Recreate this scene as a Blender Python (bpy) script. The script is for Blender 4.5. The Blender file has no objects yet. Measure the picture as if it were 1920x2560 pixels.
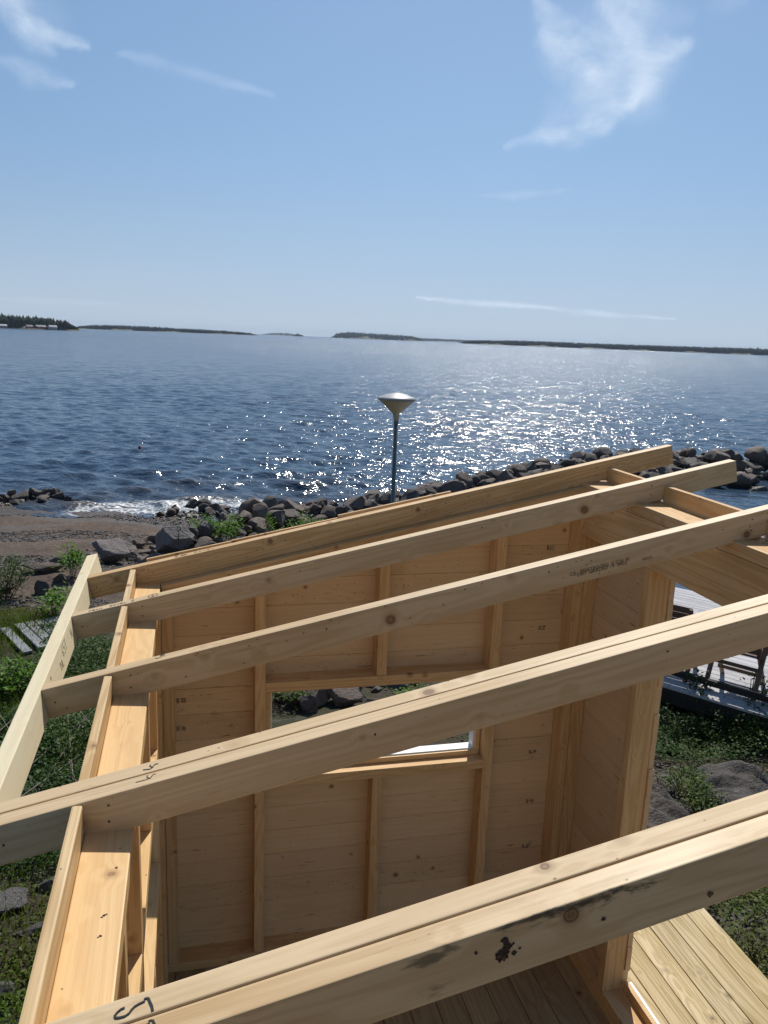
import bpy, bmesh, math, random
import numpy as np
from mathutils import Vector, Matrix, noise
PI=math.pi; R_=math.radians
S=bpy.context.scene
# ------------------------------------------------------------------ camera, sky, sun, exposure
FPX=2007.3; PITCH=-12.168; ROLL=2.22; YAW=13.816
CAM=Vector((0.2405,-3.2387,2.814))
_p,_r,_y=R_(PITCH),R_(ROLL),R_(YAW)
FW=Vector((math.sin(_y)*math.cos(_p),math.cos(_y)*math.cos(_p),math.sin(_p)))
_rt=Vector((math.cos(_y),-math.sin(_y),0)); _up=_rt.cross(FW)
RT=math.cos(_r)*_rt+math.sin(_r)*_up; UP=-math.sin(_r)*_rt+math.cos(_r)*_up
cd=bpy.data.cameras.new('camera'); cam=bpy.data.objects.new('camera',cd); S.collection.objects.link(cam)
cam.matrix_world=Matrix(((RT.x,UP.x,-FW.x,CAM.x),(RT.y,UP.y,-FW.y,CAM.y),(RT.z,UP.z,-FW.z,CAM.z),(0,0,0,1)))
cd.sensor_fit='HORIZONTAL'; cd.sensor_width=36; cd.lens=36*FPX/1920; cd.clip_start=0.05; cd.clip_end=30000
S.camera=cam
SUN_AZ=22.0; SUN_EL=47.3          # azimuth from +Y towards +X
S.view_settings.view_transform='Standard'; S.view_settings.look='None'; S.view_settings.gamma=1
S.view_settings.exposure=0.0
def ray(u,v):
    d=FW*FPX+RT*(u-960)-UP*(v-1280); return d.normalized()
def hit(u,v,ax,val):
    d=ray(u,v); return CAM+d*((val-CAM[ax])/d[ax])
def hitp(u,v,p,n):
    d=ray(u,v); return CAM+d*((Vector(p)-CAM).dot(n)/d.dot(n))

W=bpy.data.worlds.new('World'); S.world=W; W.use_nodes=True
nt=W.node_tree; N=nt.nodes; Lk=nt.links; N.clear()
out=N.new('ShaderNodeOutputWorld'); bg=N.new('ShaderNodeBackground'); bg.inputs[1].default_value=0.084
sky=N.new('ShaderNodeTexSky'); sky.sky_type='NISHITA'; sky.sun_disc=False
sky.sun_elevation=R_(SUN_EL); sky.sun_rotation=R_(SUN_AZ); sky.altitude=0; sky.air_density=1.0; sky.dust_density=.35; sky.ozone_density=4.0
tc=N.new('ShaderNodeTexCoord')
def vm(op,a,b=None,sc=None):
    n=N.new('ShaderNodeVectorMath'); n.operation=op
    for i,x in enumerate((a,b)):
        if x is None: continue
        if isinstance(x,(tuple,list,Vector)): n.inputs[i].default_value=tuple(x)
        else: Lk.new(x,n.inputs[i])
    if sc is not None:
        if isinstance(sc,(int,float)): n.inputs['Scale'].default_value=sc
        else: Lk.new(sc,n.inputs['Scale'])
    return n.outputs['Value'] if op in('DOT_PRODUCT','LENGTH','DISTANCE') else n.outputs['Vector']
def mt(op,a,b=0.0,c=None,clamp=False):
    n=N.new('ShaderNodeMath'); n.operation=op; n.use_clamp=clamp
    for i,x in enumerate((a,b,c)):
        if x is None: continue
        if isinstance(x,(int,float)): n.inputs[i].default_value=x
        else: Lk.new(x,n.inputs[i])
    return n.outputs[0]
sp=N.new('ShaderNodeSeparateXYZ'); Lk.new(tc.outputs['Generated'],sp.inputs[0])
zc=mt('MAXIMUM',sp.outputs[2],0.0)
z3=mt('MULTIPLY',mt('MULTIPLY',zc,zc),mt('MULTIPLY',zc,.54))
zn=mt('ADD',mt('ADD',mt('MULTIPLY',zc,.30),.16),z3)
cx=N.new('ShaderNodeCombineXYZ'); Lk.new(sp.outputs[0],cx.inputs[0]); Lk.new(sp.outputs[1],cx.inputs[1]); Lk.new(zn,cx.inputs[2])
Lk.new(vm('NORMALIZE',cx.outputs[0]),sky.inputs['Vector'])
tint=N.new('ShaderNodeMix'); tint.data_type='RGBA'; tint.blend_type='MULTIPLY'; tint.inputs[0].default_value=1; Lk.new(sky.outputs[0],tint.inputs[6]); tint.inputs[7].default_value=(1.0,1.05,1.05,1)
hz_=mt('POWER',mt('SUBTRACT',1.0,mt('MULTIPLY',zc,4.2),clamp=True),1.8)
hm=N.new('ShaderNodeMix'); hm.data_type='RGBA'; Lk.new(mt('MULTIPLY',hz_,.75),hm.inputs[0]); Lk.new(tint.outputs[2],hm.inputs[6]); hm.inputs[7].default_value=(6.9,7.6,8.2,1)
nz=N.new('ShaderNodeTexNoise'); nz.inputs['Scale'].default_value=7; nz.inputs['Detail'].default_value=5; Lk.new(tc.outputs['Generated'],nz.inputs['Vector'])
nz2=N.new('ShaderNodeTexNoise'); nz2.inputs['Scale'].default_value=38; nz2.inputs['Detail'].default_value=4; nz2.inputs['Roughness'].default_value=.6; Lk.new(tc.outputs['Generated'],nz2.inputs['Vector'])
dw=vm('ADD',tc.outputs['Generated'],vm('SCALE',vm('SUBTRACT',nz.outputs['Color'],(.5,.5,.5)),None,.032))
dw=vm('ADD',dw,vm('SCALE',vm('SUBTRACT',nz2.outputs['Color'],(.5,.5,.5)),None,.013))
dws=vm('ADD',tc.outputs['Generated'],vm('SCALE',vm('SUBTRACT',nz2.outputs['Color'],(.5,.5,.5)),None,.006))
def zr(a,b): return (1080+a/1.975,b/1.975)
def zl(a,b): return (a/1.975,b/1.975)
wisps=[ # px polyline, half width px, strength
 ([zr(505,-60),zr(545,60),zr(560,170)],34,.5),([zr(560,170),zr(680,240),zr(790,330)],70,.95),([zr(790,320),zr(840,420),zr(900,490)],75,.75),
 ([zr(560,10),zr(640,110),zr(720,220)],40,.45),([zr(830,20),zr(930,90),zr(970,170),zr(1040,260)],58,.7),([zr(800,200),zr(930,230),zr(1050,300)],60,.4),
 ([zr(1250,235),zr(1130,310),zr(1050,420),zr(1000,500)],52,.9),([zr(1010,500),zr(860,560),zr(740,620)],40,.8),([zr(900,590),zr(700,660),zr(560,690)],36,.55),
 ([zr(720,620),zr(560,675),zr(370,722)],26,.8),([zr(760,470),zr(680,560),zr(560,640)],70,.38),([zr(640,120),zr(820,60),zr(1060,60)],90,.22),([zr(1060,0),zr(1110,70),zr(1280,100)],40,.2),
 ([zr(900,120),zr(1000,260),zr(1000,420)],120,.25),([zr(1440,30),zr(1500,0)],30,.25),
 ([zr(230,972),zr(450,968),zr(690,940)],14,.3),([zr(1000,560),zr(1130,540)],30,.15),
 ([zl(-80,-60),zl(40,0),zl(120,110)],55,.95),([zl(60,80),zl(120,125),zl(220,170),zl(440,218)],24,.9),([zl(-20,120),zl(120,195),zl(250,255)],26,.6),
 ([zl(-20,300),zl(160,350),zl(350,400)],30,.5),([zl(590,265),zl(800,332),zl(1000,372),zl(1350,462)],20,.25),([zl(120,-20),zl(200,80)],60,.2),
 ([(1040,743),(1140,755),(1290,763),(1420,773)],9.5,.85),([(1330,768),(1500,783),(1690,797)],8,.6),([(1430,784),(1560,792)],6,.4),([(0,745),(120,752),(300,760)],12,.2)]
acc=None
for pts,wd,st in wisps:
    best=None; hw=wd/FPX*1.2; n_=len(pts)
    wk=lambda i:hw*(.42 if i in(0,n_-1) else 1.0)
    for i,(a,b) in enumerate(zip(pts[:-1],pts[1:])):
        A=ray(*a); B=ray(*b); AB=B-A
        da=vm('SUBTRACT',dw if wd>13 else dws,A)
        t=mt('MULTIPLY',vm('DOT_PRODUCT',da,AB),1/AB.length_squared,clamp=True)
        q=vm('SUBTRACT',da,vm('SCALE',tuple(AB),None,t))
        wt=mt('MULTIPLY_ADD',t,wk(i+1)-wk(i),wk(i)) if n_>2 else hw
        d=mt('DIVIDE',vm('LENGTH',q),wt)
        best=d if best is None else mt('MINIMUM',best,d)
    f=mt('SUBTRACT',1.0,best,clamp=True)
    f=mt('MULTIPLY',mt('MULTIPLY',f,f),mt('SUBTRACT',3.0,mt('MULTIPLY',f,2.0)))
    f=mt('MULTIPLY',f,st)
    acc=f if acc is None else mt('SUBTRACT',mt('ADD',acc,f),mt('MULTIPLY',acc,f))
nz3=N.new('ShaderNodeTexNoise'); nz3.inputs['Scale'].default_value=14; nz3.inputs['Detail'].default_value=11; nz3.inputs['Roughness'].default_value=.68; nz3.inputs['Distortion'].default_value=.3; Lk.new(vm('MULTIPLY',tc.outputs['Generated'],(1.0,1.0,1.7)),nz3.inputs['Vector'])
mr=N.new('ShaderNodeMapRange'); mr.inputs[1].default_value=.32; mr.inputs[2].default_value=.66; mr.inputs[3].default_value=.22; mr.inputs[4].default_value=1.0; Lk.new(nz3.outputs[0],mr.inputs[0])
cf=mt('MULTIPLY',mt('MULTIPLY',acc,mr.outputs[0]),.82)
mx=N.new('ShaderNodeMix'); mx.data_type='RGBA'; Lk.new(cf,mx.inputs[0]); Lk.new(hm.outputs[2],mx.inputs[6]); mx.inputs[7].default_value=(8.9,10.2,11.9,1)
Lk.new(mx.outputs[2],bg.inputs[0]); Lk.new(bg.outputs[0],out.inputs[0])

sd=bpy.data.lights.new('sun','SUN'); sd.energy=4.3; sd.angle=R_(.5); sd.color=(1,.95,.86)
sun=bpy.data.objects.new('sun',sd); S.collection.objects.link(sun)
SD=Vector((math.sin(R_(SUN_AZ))*math.cos(R_(SUN_EL)),math.cos(R_(SUN_AZ))*math.cos(R_(SUN_EL)),math.sin(R_(SUN_EL))))
sun.rotation_euler=SD.to_track_quat('Z','Y').to_euler(); sun.location=(0,0,50)
S.cycles.max_bounces=6; S.cycles.diffuse_bounces=4; S.cycles.glossy_bounces=3; S.cycles.transmission_bounces=3; S.cycles.volume_bounces=0
S.cycles.sample_clamp_indirect=6; S.cycles.caustics_reflective=False; S.cycles.caustics_refractive=False

# ------------------------------------------------------------------ helpers
WM={}
def link(o,parent=None,M=None):
    S.collection.objects.link(o); M=M or Matrix.Identity(4); WM[o.name]=M
    if parent is not None:
        o.parent=parent; o.matrix_basis=WM[parent.name].inverted()@M
    else: o.matrix_basis=M
    return o
def tag(o,label=None,cat=None,group=None,kind=None):
    if label:o['label']=label
    if cat:o['category']=cat
    if group:o['group']=group
    if kind:o['kind']=kind
    return o
def empty(name,loc,label,cat,group=None,rz=0):
    o=bpy.data.objects.new(name,None); o.empty_display_size=.1
    link(o,None,Matrix.Translation(loc)@Matrix.Rotation(rz,4,'Z')); return tag(o,label,cat,group)
def mesh_obj(name,verts,faces,mat,parent=None,M=None,smooth=False):
    me=bpy.data.meshes.new(name)
    if isinstance(verts,np.ndarray) and isinstance(faces,np.ndarray):
        nv=len(verts); nf,k=faces.shape
        me.vertices.add(nv); me.vertices.foreach_set('co',verts.astype(np.float32).ravel())
        me.loops.add(nf*k); me.loops.foreach_set('vertex_index',faces.astype(np.int32).ravel())
        me.polygons.add(nf); me.polygons.foreach_set('loop_start',np.arange(0,nf*k,k,dtype=np.int32)); me.polygons.foreach_set('loop_total',np.full(nf,k,dtype=np.int32))
        me.update(calc_edges=True)
    else: me.from_pydata([tuple(v) for v in verts],[],faces); me.update()
    me.materials.append(mat)
    if smooth: me.polygons.foreach_set('use_smooth',[True]*len(me.polygons))
    return link(bpy.data.objects.new(name,me),parent,M)
def bm_obj(name,bm,mat,parent=None,M=None,smooth=False):
    me=bpy.data.meshes.new(name); bm.to_mesh(me); bm.free(); me.materials.append(mat)
    if smooth: me.polygons.foreach_set('use_smooth',[True]*len(me.polygons))
    return link(bpy.data.objects.new(name,me),parent,M)
def addbox(bm,lo,hi,bev=0.0,layer=None,val=0.0,M=None):
    vs=[bm.verts.new((x,y,z)) for x in (lo[0],hi[0]) for y in (lo[1],hi[1]) for z in (lo[2],hi[2])]
    fs=[bm.faces.new([vs[i] for i in f]) for f in ((0,1,3,2),(4,6,7,5),(0,4,5,1),(2,3,7,6),(0,2,6,4),(1,5,7,3))]
    if M is not None:
        for v in vs: v.co=M@v.co
    if bev>0:
        es=list({e for f in fs for e in f.edges})
        r=bmesh.ops.bevel(bm,geom=es,offset=bev,segments=2,affect='EDGES',profile=.6)
        if layer is not None:
            for v in r['verts']: v[layer]=val
            for f in r['faces']:
                for v in f.verts: v[layer]=val
    if layer is not None:
        for v in vs:
            if v.is_valid: v[layer]=val
            
def timber(name,p0,p1,wid,hgt,mat,parent=None,up=(0,0,1),bev=.002,center=True,warp=0.0):
    """box from p0 to p1 (centre line of the TOP face when center is False), local x along the length"""
    p0=Vector(p0);p1=Vector(p1); X=(p1-p0); L=X.length; X.normalize(); Z=Vector(up); Y=Z.cross(X).normalized(); Z=X.cross(Y)
    M=Matrix(((X.x,Y.x,Z.x,p0.x),(X.y,Y.y,Z.y,p0.y),(X.z,Y.z,Z.z,p0.z),(0,0,0,1)))
    bm=bmesh.new(); z0,z1=(-hgt/2,hgt/2) if center else (-hgt,0)
    addbox(bm,(0,-wid/2,z0),(L,wid/2,z1),bev)
    o=bm_obj(name,bm,mat,parent,M); return o

# ------------------------------------------------------------------ materials
class NT:
    def __init__(s,name):
        s.m=bpy.data.materials.new(name); s.m.use_nodes=True; s.t=s.m.node_tree; s.t.nodes.clear()
        s.o=s.n('ShaderNodeOutputMaterial')
    def n(s,t,**k):
        x=s.t.nodes.new(t)
        for a,b in k.items(): setattr(x,a,b)
        return x
    def set(s,sock,v):
        if isinstance(v,bpy.types.NodeSocket): s.t.links.new(v,sock)
        elif isinstance(v,(tuple,list)) and len(v)==3 and sock.type=='RGBA': sock.default_value=(*v,1)
        else: sock.default_value=v
    def math(s,op,a,b=0.0,c=None,clamp=False):
        x=s.n('ShaderNodeMath',operation=op,use_clamp=clamp); s.set(x.inputs[0],a); s.set(x.inputs[1],b)
        if c is not None: s.set(x.inputs[2],c)
        return x.outputs[0]
    def vec(s,op,a,b=None,sc=None):
        x=s.n('ShaderNodeVectorMath',operation=op); s.set(x.inputs[0],a)
        if b is not None: s.set(x.inputs[1],b)
        if sc is not None: s.set(x.inputs['Scale'],sc)
        return x.outputs['Value'] if op in('DISTANCE','LENGTH','DOT_PRODUCT') else x.outputs['Vector']
    def noise(s,v,scale,detail=3,rough=.5,dist=0.0,w=None):
        x=s.n('ShaderNodeTexNoise'); 
        if w is not None: x.noise_dimensions='4D'; s.set(x.inputs['W'],w)
        s.set(x.inputs['Vector'],v); s.set(x.inputs['Scale'],scale); s.set(x.inputs['Detail'],detail); s.set(x.inputs['Roughness'],rough); s.set(x.inputs['Distortion'],dist)
        return x.outputs[0]
    def noisec(s,v,scale,detail=3):
        x=s.n('ShaderNodeTexNoise'); s.set(x.inputs['Vector'],v); s.set(x.inputs['Scale'],scale); s.set(x.inputs['Detail'],detail); return x.outputs[1]
    def vor(s,v,scale,feature='F1',rand=1.0):
        x=s.n('ShaderNodeTexVoronoi',feature=feature); s.set(x.inputs['Vector'],v); s.set(x.inputs['Scale'],scale); s.set(x.inputs['Randomness'],rand)
        return x
    def rng(s,v,a,b,c=0.0,d=1.0,smooth=False):
        x=s.n('ShaderNodeMapRange'); x.interpolation_type='SMOOTHSTEP' if smooth else 'LINEAR'
        for i,q in enumerate((v,a,b,c,d)): s.set(x.inputs[i],q)
        return x.outputs[0]
    def mix(s,f,a,b,mode='MIX'):
        x=s.n('ShaderNodeMix',data_type='RGBA',blend_type=mode); s.set(x.inputs[0],f); s.set(x.inputs[6],a); s.set(x.inputs[7],b); return x.outputs[2]
    def bump(s,h,strength=.3,dist=.01,normal=None):
        x=s.n('ShaderNodeBump'); s.set(x.inputs['Height'],h); s.set(x.inputs['Strength'],strength); s.set(x.inputs['Distance'],dist)
        if normal is not None: s.set(x.inputs['Normal'],normal)
        return x.outputs[0]
    def bsdf(s,col,rough=.6,normal=None,spec=.5,**k):
        x=s.n('ShaderNodeBsdfPrincipled'); s.set(x.inputs['Base Color'],col); s.set(x.inputs['Roughness'],rough); s.set(x.inputs['Specular IOR Level'],spec)
        if normal is not None: s.set(x.inputs['Normal'],normal)
        for a,b in k.items(): s.set(x.inputs[a.replace('_',' ')],b)
        return x
    def done(s,sh):
        s.t.links.new(sh if isinstance(sh,bpy.types.NodeSocket) else sh.outputs[0],s.o.inputs[0]); return s.m

def wood(name,light,dark,knot=(.17,.075,.03),rough=.55,grain=.5,kn=1.0,kscale=12,spec=.35,stain=None,mould=0.0,weather=None,bumpk=1.0,pins=.5):
    q=NT(name); tcn=q.n('ShaderNodeTexCoord').outputs['Object']
    rnd=q.n('ShaderNodeObjectInfo').outputs['Random']
    at=q.n('ShaderNodeAttribute',attribute_name='rnd').outputs['Fac']
    off=q.math('ADD',q.math('MULTIPLY',rnd,37.0),q.math('MULTIPLY',at,61.0))
    cb=q.n('ShaderNodeCombineXYZ'); q.set(cb.inputs[0],off); q.set(cb.inputs[1],q.math('MULTIPLY',off,.73)); q.set(cb.inputs[2],q.math('MULTIPLY',off,1.31))
    P=q.vec('ADD',tcn,cb.outputs[0])
    v=q.vor(P,kscale); d=v.outputs['Distance']                      # distance in cells
    vr=q.n('ShaderNodeSeparateColor'); q.set(vr.inputs[0],v.outputs['Color'])
    size=q.rng(vr.outputs[0],.35,1.0,.0,.17*kn)
    dk=q.math('SUBTRACT',d,size)
    infl=q.rng(dk,0.0,.32,1.0,0.0,True)
    G=q.vec('MULTIPLY',P,(.55,8.5,8.5))
    b=q.noise(G,1.0,2,.45,.35)
    b=q.math('ADD',b,q.math('MULTIPLY',infl,.045))
    ring=q.math('SINE',q.math('MULTIPLY',b,95.0)); ring=q.rng(ring,-.6,1.0,0,1,True)
    fib=q.noise(q.vec('MULTIPLY',P,(2.5,190,190)),1.0,3,.6)
    blot=q.noise(q.vec('MULTIPLY',P,(1.3,5,5)),1.0,3,.5)
    f=q.math('ADD',q.math('MULTIPLY',ring,.55*grain),q.math('MULTIPLY',q.rng(fib,.32,.68),.5*grain))
    f=q.math('ADD',f,q.rng(blot,.35,.7,0,.35))
    f=q.math('ADD',f,q.math('MULTIPLY',q.math('SUBTRACT',rnd,.5),.18),clamp=True)
    col=q.mix(f,light,dark)
    # compression around knot + knot itself
    col=q.mix(q.math('MULTIPLY',q.rng(dk,0.0,.12,.55,0.0,True),1.0),col,q.mix(.5,dark,knot))
    kc=q.rng(dk,-.05,.0,0.0,1.0,True)
    kin=q.mix(q.rng(dk,-.14,-.02,.2,1.0),q.mix(.55,dark,knot),knot)
    kin=q.mix(q.rng(q.math('SINE',q.math('MULTIPLY',d,160.0)),-1,1,0,.35),kin,dark)
    col=q.mix(q.rng(dk,.012,-.012,0,q.rng(size,.0,.02,0,1)),col,kin)
    if pins>0:
        pv=q.vor(q.vec('MULTIPLY',P,(1,1.5,1.5)),34); pc=q.n('ShaderNodeSeparateColor'); q.set(pc.inputs[0],pv.outputs['Color'])
        pr_=q.rng(pc.outputs[1],1-pins*.55,1.0,0.0,.13)
        col=q.mix(q.rng(q.math('SUBTRACT',pv.outputs['Distance'],pr_),.02,-.03,0,.85),col,knot)
        dash=q.noise(q.vec('MULTIPLY',P,(9,120,120)),1.0,2,.5)
        col=q.mix(q.math('MULTIPLY',q.rng(dash,.70,.76,0,.55),pins*1.2),col,knot)
        fl_=q.noise(q.vec('MULTIPLY',P,(2.2,16,16)),1.0,4,.6,.6)
        col=q.mix(q.rng(fl_,.60,.74,0,.38),col,q.mix(.35,dark,knot))
    if weather: # grey weathering in patches
        wv=q.noise(q.vec('MULTIPLY',P,(1.7,14,14)),1.0,5,.6)
        col=q.mix(q.rng(wv,.3,.65,weather[1],weather[2],True),col,weather[0])
    if stain:
        for (cx,cz,rx,rz,colr,stg,sc) in stain:
            s0=q.n('ShaderNodeSeparateXYZ'); q.set(s0.inputs[0],tcn)
            nn=q.noise(q.vec('MULTIPLY',tcn,(sc*.35,sc,sc)),1.0,6,.68,.4)
            dx=q.math('DIVIDE',q.math('SUBTRACT',s0.outputs[0],cx),rx); dz=q.math('DIVIDE',q.math('SUBTRACT',s0.outputs[2],cz),rz)
            rr=q.math('SQRT',q.math('ADD',q.math('MULTIPLY',dx,dx),q.math('MULTIPLY',dz,dz)))
            m=q.math('SUBTRACT',1.15,rr); m=q.math('ADD',m,q.math('MULTIPLY',q.math('SUBTRACT',nn,.52),4.2))
            m=q.math('MULTIPLY',q.rng(m,.2,1.0,0,stg,True),q.rng(rr,1.15,1.7,1,0,True)); m=q.math('MULTIPLY',m,q.rng(s0.outputs[1],-.0208,-.0188,1,.12))
            col=q.mix(m,col,colr)
    tone=q.rng(q.math('FRACT',q.math('MULTIPLY',at,5.7)),0,1,.90,1.08)
    tc_=q.n('ShaderNodeCombineColor'); q.set(tc_.inputs[0],tone); q.set(tc_.inputs[1],tone); q.set(tc_.inputs[2],tone)
    col=q.mix(q.rng(at,0,.001,0,1),col,q.mix(1,col,tc_.outputs[0],'MULTIPLY'))
    h=q.math('ADD',q.math('MULTIPLY',fib,.6),q.math('MULTIPLY',ring,.25))
    h=q.math('ADD',h,q.math('MULTIPLY',q.noise(q.vec('MULTIPLY',P,(14,9,9)),1.0,3,.5),.5))
    h=q.math('SUBTRACT',h,q.math('MULTIPLY',q.rng(dk,-.01,.02,1,0),.5))
    nrm=q.bump(h,.35*bumpk,.0016)
    rg=q.rng(blot,.3,.7,rough-.08,rough+.12)
    return q.done(q.bsdf(col,rg,nrm,spec))
M_YEL=wood('spruce_framing',(.78,.525,.26),(.56,.32,.12),grain=.7,kn=.7)
M_PLATE=wood('spruce_plate',(.80,.545,.265),(.64,.39,.155),grain=.55,kscale=9,kn=.75)
M_CLAD=wood('spruce_cladding',(.79,.56,.315),(.64,.425,.21),grain=.38,kscale=10,kn=.6,pins=1.3)
M_RAF=wood('planed_rafter',(.73,.55,.33),(.50,.33,.155),grain=.5,rough=.55,kscale=9,kn=.95,spec=.5)
M_FAS=wood('pale_fascia',(.86,.75,.51),(.72,.58,.34),grain=.35,kn=.6,spec=.35,kscale=7,pins=.4)
M_SAWN=wood('sawn_blocking',(.72,.53,.29),(.50,.32,.14),grain=.9,bumpk=2.2,kscale=10)
M_RAF5=wood('stained_rafter',(.73,.54,.31),(.50,.32,.145),grain=.55,rough=.52,kscale=9,kn=.85,spec=.5,
   stain=[(.985,-.010,.135,.016,(.035,.035,.022),.93,42),(.735,-.017,.045,.016,(.06,.055,.035),.75,40),(.73,-.068,.03,.012,(.12,.09,.055),.5,60),(.88,-.004,.08,.006,(.05,.045,.03),.8,40)])
M_DECK=wood('treated_decking',(.64,.51,.29),(.38,.27,.11),knot=(.12,.09,.05),grain=1.0,kscale=7,kn=.8,rough=.6,bumpk=1.5)
M_FLOOR=wood('floor_boards',(.52,.38,.19),(.30,.19,.08),knot=(.12,.06,.03),grain=.6,kscale=7,kn=.8,rough=.6)
M_OLD=wood('weathered_boards',(.56,.55,.56),(.40,.39,.40),knot=(.12,.11,.11),grain=.8,kscale=9,kn=.7,rough=.75,bumpk=2.5)
M_GREYW=wood('grey_boardwalk',(.33,.34,.36),(.2,.2,.21),knot=(.07,.07,.07),grain=.9,kscale=9,kn=.6,rough=.85,bumpk=3)
M_CHAIR=wood('garden_chair_wood',(.17,.105,.07),(.09,.05,.035),knot=(.05,.03,.02),grain=.7,kscale=9,kn=.4,rough=.6)
M_DARKW=wood('dark_stained_wood',(.035,.03,.028),(.015,.013,.012),knot=(.01,.01,.01),grain=.7,kscale=9,kn=.4,rough=.7)
def plain(name,col,rough=.5,var=.1,scale=20,metal=0.0,bumps=0.0,spec=.5):
    q=NT(name); v=q.n('ShaderNodeTexCoord').outputs['Object']; n=q.noise(v,scale,4,.6)
    c=q.mix(q.rng(n,.3,.7),tuple(x*(1-var) for x in col),tuple(min(1,x*(1+var)) for x in col))
    return q.done(q.bsdf(c,rough,q.bump(n,bumps,.01) if bumps else None,spec,Metallic=metal))
M_WHITE=plain('white_paint',(.78,.79,.80),.4,.05,30)
M_INK=plain('ink',(.012,.012,.016),.6,.3,60)
M_STAMP=plain('stamp_ink',(.10,.07,.045),.7,.4,200)
M_PENCIL=plain('pencil_line',(.30,.20,.12),.7,.3,200)
M_CAP=plain('lamp_cap',(.30,.31,.33),.5,.1,9)
M_SHADE=plain('lamp_cone',(.42,.36,.25),.45,.15,8)
M_POLE=plain('lamp_pole',(.11,.145,.155),.5,.2,12)
M_IRON=plain('iron',(.04,.035,.035),.6,.3,40)
M_ROPE=plain('rope',(.25,.22,.18),.9,.2,80)
M_RED=plain('red_plastic',(.30,.03,.02),.4,.1,10)
M_HOUSE=plain('house_wall',(.30,.06,.04),.8,.1,1)
M_HOUSEW=plain('pale_wall',(.45,.45,.44),.8,.1,1)
M_ROOF=plain('roof_sheet',(.16,.16,.17),.7,.1,1)

def rock_mat(name,base,spec_=.3,lich=.35,bd=.035):
    q=NT(name); v=q.n('ShaderNodeTexCoord').outputs['Object']; rnd=q.n('ShaderNodeObjectInfo').outputs['Random']
    v=q.vec('ADD',v,q.vec('SCALE',(17.,9.,5.),None,rnd))
    n1=q.noise(v,2.2,5,.6); n2=q.noise(v,34,5,.7); n3=q.noise(v,7,5,.6,.5)
    r2=q.math('FRACT',q.math('MULTIPLY',rnd,7.31))
    c=q.mix(rnd,tuple(x*.72 for x in base),tuple(x*y for x,y in zip(base,(1.45,1.15,1.0))))
    c=q.mix(q.rng(r2,.55,.95,0,.6),c,tuple(x*y for x,y in zip(base,(1.5,1.25,1.12))))
    c=q.mix(q.rng(n1,.35,.65),c,q.mix(.38,c,(.03,.028,.028)))
    c=q.mix(q.rng(n2,.42,.62,0,.6),c,tuple(x*.35 for x in base))
    c=q.mix(q.rng(n2,.60,.72,0,.5),c,(.34,.33,.32))
    c=q.mix(q.rng(n3,.55,.68,0,lich),c,(.26,.27,.25))
    z=q.n('ShaderNodeNewGeometry').outputs['Position']; sp=q.n('ShaderNodeSeparateXYZ'); q.set(sp.inputs[0],z)
    wet=q.rng(sp.outputs[2],-1.92,-1.78,1,0,True)
    c=q.mix(q.math('MULTIPLY',wet,.75),c,q.mix(1,c,(.22,.2,.18),'MULTIPLY'))
    h=q.math('ADD',q.math('MULTIPLY',n3,1.2),q.math('MULTIPLY',n2,.35))
    return q.done(q.bsdf(c,q.rng(wet,0,1,.72,.3),q.bump(h,.9,bd),.35))
M_ROCK=rock_mat('granite_boulder',(.175,.152,.135)); M_BED=rock_mat('granite_bedrock',(.115,.108,.10),lich=.35,bd=.09)
M_PALE=rock_mat('pale_fieldstone',(.21,.215,.22),lich=.6)

def leaf_mat(name,a,b,c3,trans=.35,rough=.55):
    q=NT(name); v=q.n('ShaderNodeNewGeometry').outputs['Position']; at=q.n('ShaderNodeAttribute',attribute_name='rnd').outputs['Fac']
    n=q.noise(v,1.8,3,.6)
    c=q.mix(at,a,b); c=q.mix(q.rng(n,.45,.7,0,.65),c,c3)
    p=q.bsdf(c,rough,None,.22); t=q.n('ShaderNodeBsdfTranslucent'); q.set(t.inputs[0],q.mix(1,c,(1.3,1.5,.6),'MULTIPLY'))
    m=q.n('ShaderNodeMixShader'); q.set(m.inputs[0],trans); q.t.links.new(p.outputs[0],m.inputs[1]); q.t.links.new(t.outputs[0],m.inputs[2])
    return q.done(m.outputs[0])
M_LEAF=leaf_mat('dark_leaf',(.022,.055,.008),(.045,.10,.012),(.07,.11,.015))
M_LEAFB=leaf_mat('bright_leaf',(.07,.18,.012),(.13,.25,.02),(.12,.20,.02))
M_COVER=leaf_mat('cover_leaf',(.05,.11,.010),(.10,.17,.018),(.14,.11,.03))
M_GRASS=leaf_mat('grass_blade',(.07,.12,.015),(.13,.16,.03),(.15,.13,.05),.3,.6)
M_STEM=plain('stem',(.09,.06,.035),.8,.2,30)
def fir_mat(name,a,b):
    q=NT(name); v=q.n('ShaderNodeNewGeometry').outputs['Position']; n=q.noise(v,.035,4,.6)
    return q.done(q.bsdf(q.mix(q.rng(n,.35,.65),a,b),.9,None,.1))
M_FIR=fir_mat('conifer_wood',(.016,.028,.018),(.028,.044,.026))
M_SHORE=fir_mat('shore_ground',(.10,.11,.05),(.2,.17,.11))

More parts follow.
